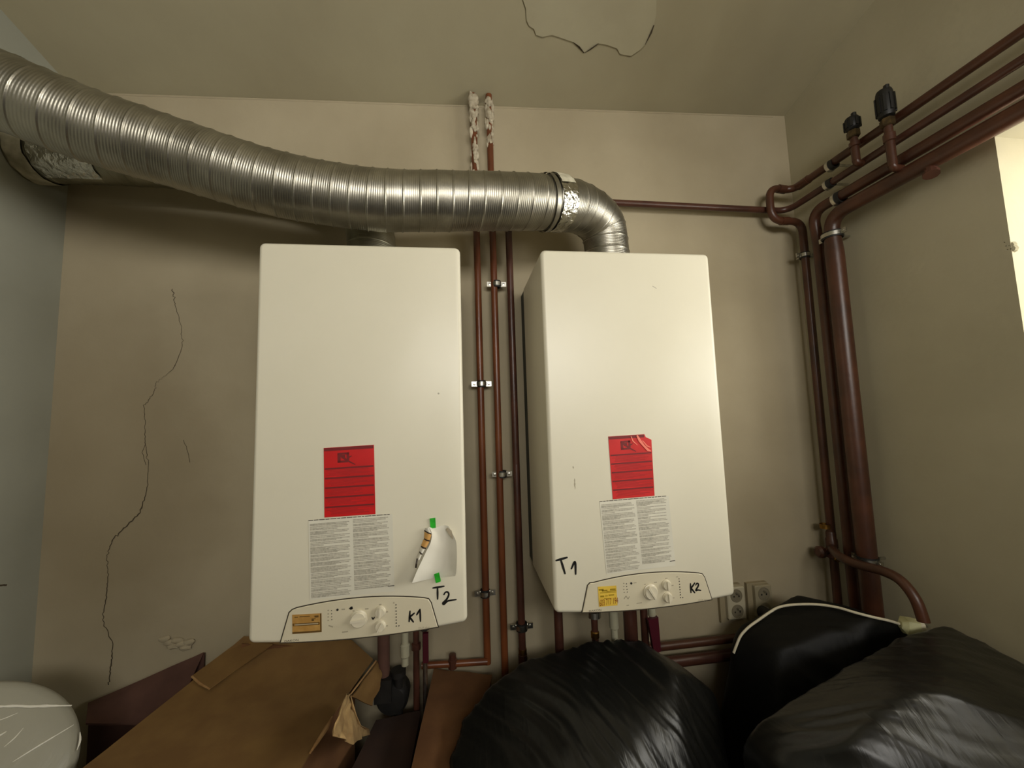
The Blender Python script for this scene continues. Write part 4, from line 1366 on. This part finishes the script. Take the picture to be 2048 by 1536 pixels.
def bag(name, label, verts, m, wr, p=22, sub=6, seed=0, grow=1.0, fine=.0045, group='black rubbish bags'):
    bmx = bmesh.new()
    for v in verts:
        bmx.verts.new(v)
    bmesh.ops.convex_hull(bmx, input=bmx.verts)
    bmesh.ops.recalc_face_normals(bmx, faces=bmx.faces)
    c = Vector((0, 0, 0))
    for v in verts:
        c += Vector(v)
    c /= len(verts)
    c.z = max(c.z * .8, .12)
    pl = []
    for f in bmx.faces:
        n = f.normal.copy()
        h = n.dot(f.calc_center_median() - c)
        if h < 0:
            n, h = -n, -h
        if h > 1e-4 and not any((n - q[0]).length < .08 for q in pl):
            pl.append((n, h))
    bmx.free()
    Nn = np.array([tuple(q[0]) for q in pl])
    Hh = np.array([q[1] for q in pl])
    b2 = bmesh.new()
    bmesh.ops.create_icosphere(b2, subdivisions=sub, radius=1)
    D = np.array([tuple(v.co) for v in b2.verts])
    D /= np.linalg.norm(D, axis=1)[:, None]
    fs = [[v.index for v in f.verts] for f in b2.faces]
    b2.free()
    K = np.maximum(0, D @ Nn.T) / Hh[None, :]
    r = (K ** p).sum(1) ** (-1 / p) * grow
    P = D * r[:, None] + np.array(c)
    # creases that run along the pull of the film
    for dirv, across, amp, f1, f2 in wr:
        dv, av = np.array(dirv, float), np.array(across, float)
        dv /= np.linalg.norm(dv)
        av /= np.linalg.norm(av)
        for i in range(len(P)):
            q = P[i]
            a, l_ = q @ av, q @ dv
            bend = .03 * mn.noise((l_ * 5, seed, a * 3))
            nz = mn.noise(((a + bend) * f1, l_ * f2, seed + 2.0))
            P[i] = P[i] + D[i] * amp * (1 - 2.2 * abs(nz))
    dv, av = [np.array(q, float) for q in wr[0][:2]]
    dv, av = dv / np.linalg.norm(dv), av / np.linalg.norm(av)
    for i in range(len(P)):
        q = P[i]
        mask = mn.noise((q[0] * 6 + seed, q[1] * 6, q[2] * 6))
        if mask > 0:
            nz = mn.noise(((q @ av) * 44 + .8 * mask, (q @ dv) * 3, seed + 7.0))
            P[i] = q + D[i] * fine * min(1, mask * 3) * (1 - 2.5 * abs(nz))
    for i in range(len(P)):
        P[i] += D[i] * .010 * mn.noise((P[i][0] * 7, P[i][1] * 7, P[i][2] * 7 + seed))
    P[:, 2] = np.maximum(P[:, 2], .001)
    P[:, 0] = np.minimum(P[:, 0], XR - .006)
    P[:, 1] = np.minimum(P[:, 1], -.012)
    t = MB().add([tuple(q) for q in P], fs)
    o = build(name, t, m, loc=(c.x, c.y, 0), smooth=80)
    return tag(o, label, 'bag', group)


def V(u, v, z):
    return tuple(at(u, v, z=z))


b1 = [V(1040, 1332, .42), V(1170, 1292, .43), V(1282, 1286, .43), V(1312, 1318, .425), V(1346, 1343, .415), V(1150, 1372, .425), V(1073, 1440, .375),
      V(1262, 1532, .335), V(1352, 1455, .37), V(1425, 1392, .33), V(1445, 1450, .27), V(925, 1440, .36), V(980, 1374, .39), V(902, 1530, .34),
      (.17, -.30, 0), (.17, -.45, 0), (.19, -.62, 0), (.38, -.62, 0), (.48, -.48, 0), (.52, -.25, .0), (.09, -.25, .335), (.09, -.60, .335), (.20, -.18, 0), (.5, -.18, 0), (.40, -.60, .2)]
bag('garbage_bag', 'black film-wrapped bag in the middle below right boiler', b1, 'bag',
    [((.5, -.8, -.25), (.85, .5, 0), .0035, 26, 3.5), ((.5, -.8, -.25), (.85, .5, .1), .0018, 60, 5)], p=110, seed=1, sub=7, grow=1.012)
b3 = [V(1482, 1500, .38), V(1500, 1462, .42), V(1590, 1395, .46), V(1692, 1330, .49), V(1790, 1288, .505), V(1852, 1250, .505), V(1898, 1247, .505), V(1962, 1280, .49), V(2048, 1346, .46),
      V(1800, 1400, .535), V(1900, 1390, .54), V(1700, 1470, .50), V(1560, 1536, .42),
      (.64, -.42, 0), (.64, -.85, 0), (.95, -.98, 0), (1.19, -.95, 0), (1.21, -.40, 0), (.85, -.36, 0), (1.18, -.85, .42)]
bag('garbage_bag', 'large black bag in front right, shiny along its right edge', b3, 'bag',
    [((.75, -.6, -.2), (.5, .8, .1), .003, 20, 3.0), ((.75, -.6, -.2), (.5, .8, .3), .0012, 52, 4)], p=70, seed=5, sub=7)
b2 = [V(1466, 1300, .36), V(1482, 1258, .40), V(1532, 1220, .455), V(1592, 1191, .49), V(1655, 1202, .50), V(1745, 1236, .50), V(1815, 1255, .465), V(1690, 1262, .465), V(1560, 1300, .41),
      (.70, -.08, 0), (1.12, -.10, 0), (1.13, -.33, 0), (.70, -.33, 0)]
bg2 = bag('garbage_bag', 'dull black bag in the corner carrying the white cable', b2, 'bag2', [((.8, -.5, -.3), (.5, .8, .2), .003, 22, 3)], p=40, seed=9, grow=1.02)

# cable and connector lying over the bags
deps = bpy.context.evaluated_depsgraph_get()


def lie(u, v, d=.005):
    """point where the cable rests on the back bag; just above its edge where the sight line only grazes it"""
    o = bg2
    off = Vector(o.location)
    p0 = Vector(CP) - off
    for k in range(60):
        far = at(u, v + k * .5, y=-.02) - off
        ok, hit, nm, _ = o.ray_cast(p0, (far - p0).normalized())
        if ok:
            y_ = (hit + off).y
            return at(u, v, y=y_) + nm * d if k else hit + off + nm * d
    return at(u, v, y=-.2)


cab = thing('extension_cable', 'white cable over the back bag ending in cream plug', 'cable', tuple(at(1640, 1210, y=-.15)))
cp = [lie(u, v) for u, v in ((1470, 1306), (1474, 1290), (1480, 1274), (1496, 1256), (1520, 1243), (1540, 1226), (1556, 1216), (1580, 1211.5), (1640, 1211), (1672, 1217), (1708, 1230), (1742, 1238), (1770, 1242))]
e1 = at(1800, 1248, z=cp[-1].z + .012)
e1 = cp[-1].lerp(at(1800, 1248, x=cp[-1].x + .035), 1.0)
cp += [e1]
cs_ = []
for i, pnt in enumerate(cp):
    a, b_ = cp[max(0, i - 1)], cp[min(len(cp) - 1, i + 1)]
    cs_.append((a + pnt * 2 + b_) / 4 + Vector((0, -.004, .003)) if 0 < i < len(cp) - 1 else pnt)
build('cable_run', MB().tube(spline(cs_, .006), .0034, 10), 'cable', cab, smooth=60)
dx = Vector((.9, -.35, -.2)).normalized()
dz = Vector((.1, .0, 1)).normalized()
dy = dz.cross(dx).normalized()
dz = dx.cross(dy).normalized()
build('plug_body', MB().add([e1 + dx * a * 1.0 + dy * b_ * s + dz * c * s for a, s in ((0, .007), (.008, .016), (.032, .018)) for b_, c in ((-1, -1), (0, -1.25), (1, -1), (1.25, 0), (1, 1), (0, 1.25), (-1, 1), (-1.25, 0))],
                             [tuple(range(8))[::-1], tuple(range(16, 24))] + [(i * 8 + k, i * 8 + (k + 1) % 8, (i + 1) * 8 + (k + 1) % 8, (i + 1) * 8 + k) for i in range(2) for k in range(8)]), 'plug', cab, smooth=30)
e2 = e1 + dx * .040 + dz * .008
build('plug_face', MB().lathe(e1 + dx * .030 + dz * .004, dx, [(.017, 0), (.018, .004), (.018, .014), (.015, .016)], 16), 'cable', cab)
for s in (-1, 1):
    build('plug_pin', MB().lathe(e1 + dx * .045 + dz * (.004 + s * .004) + dy * s * .007, dx, [(.0024, 0), (.0024, .016), (.001, .018)], 8), 'steel', cab)
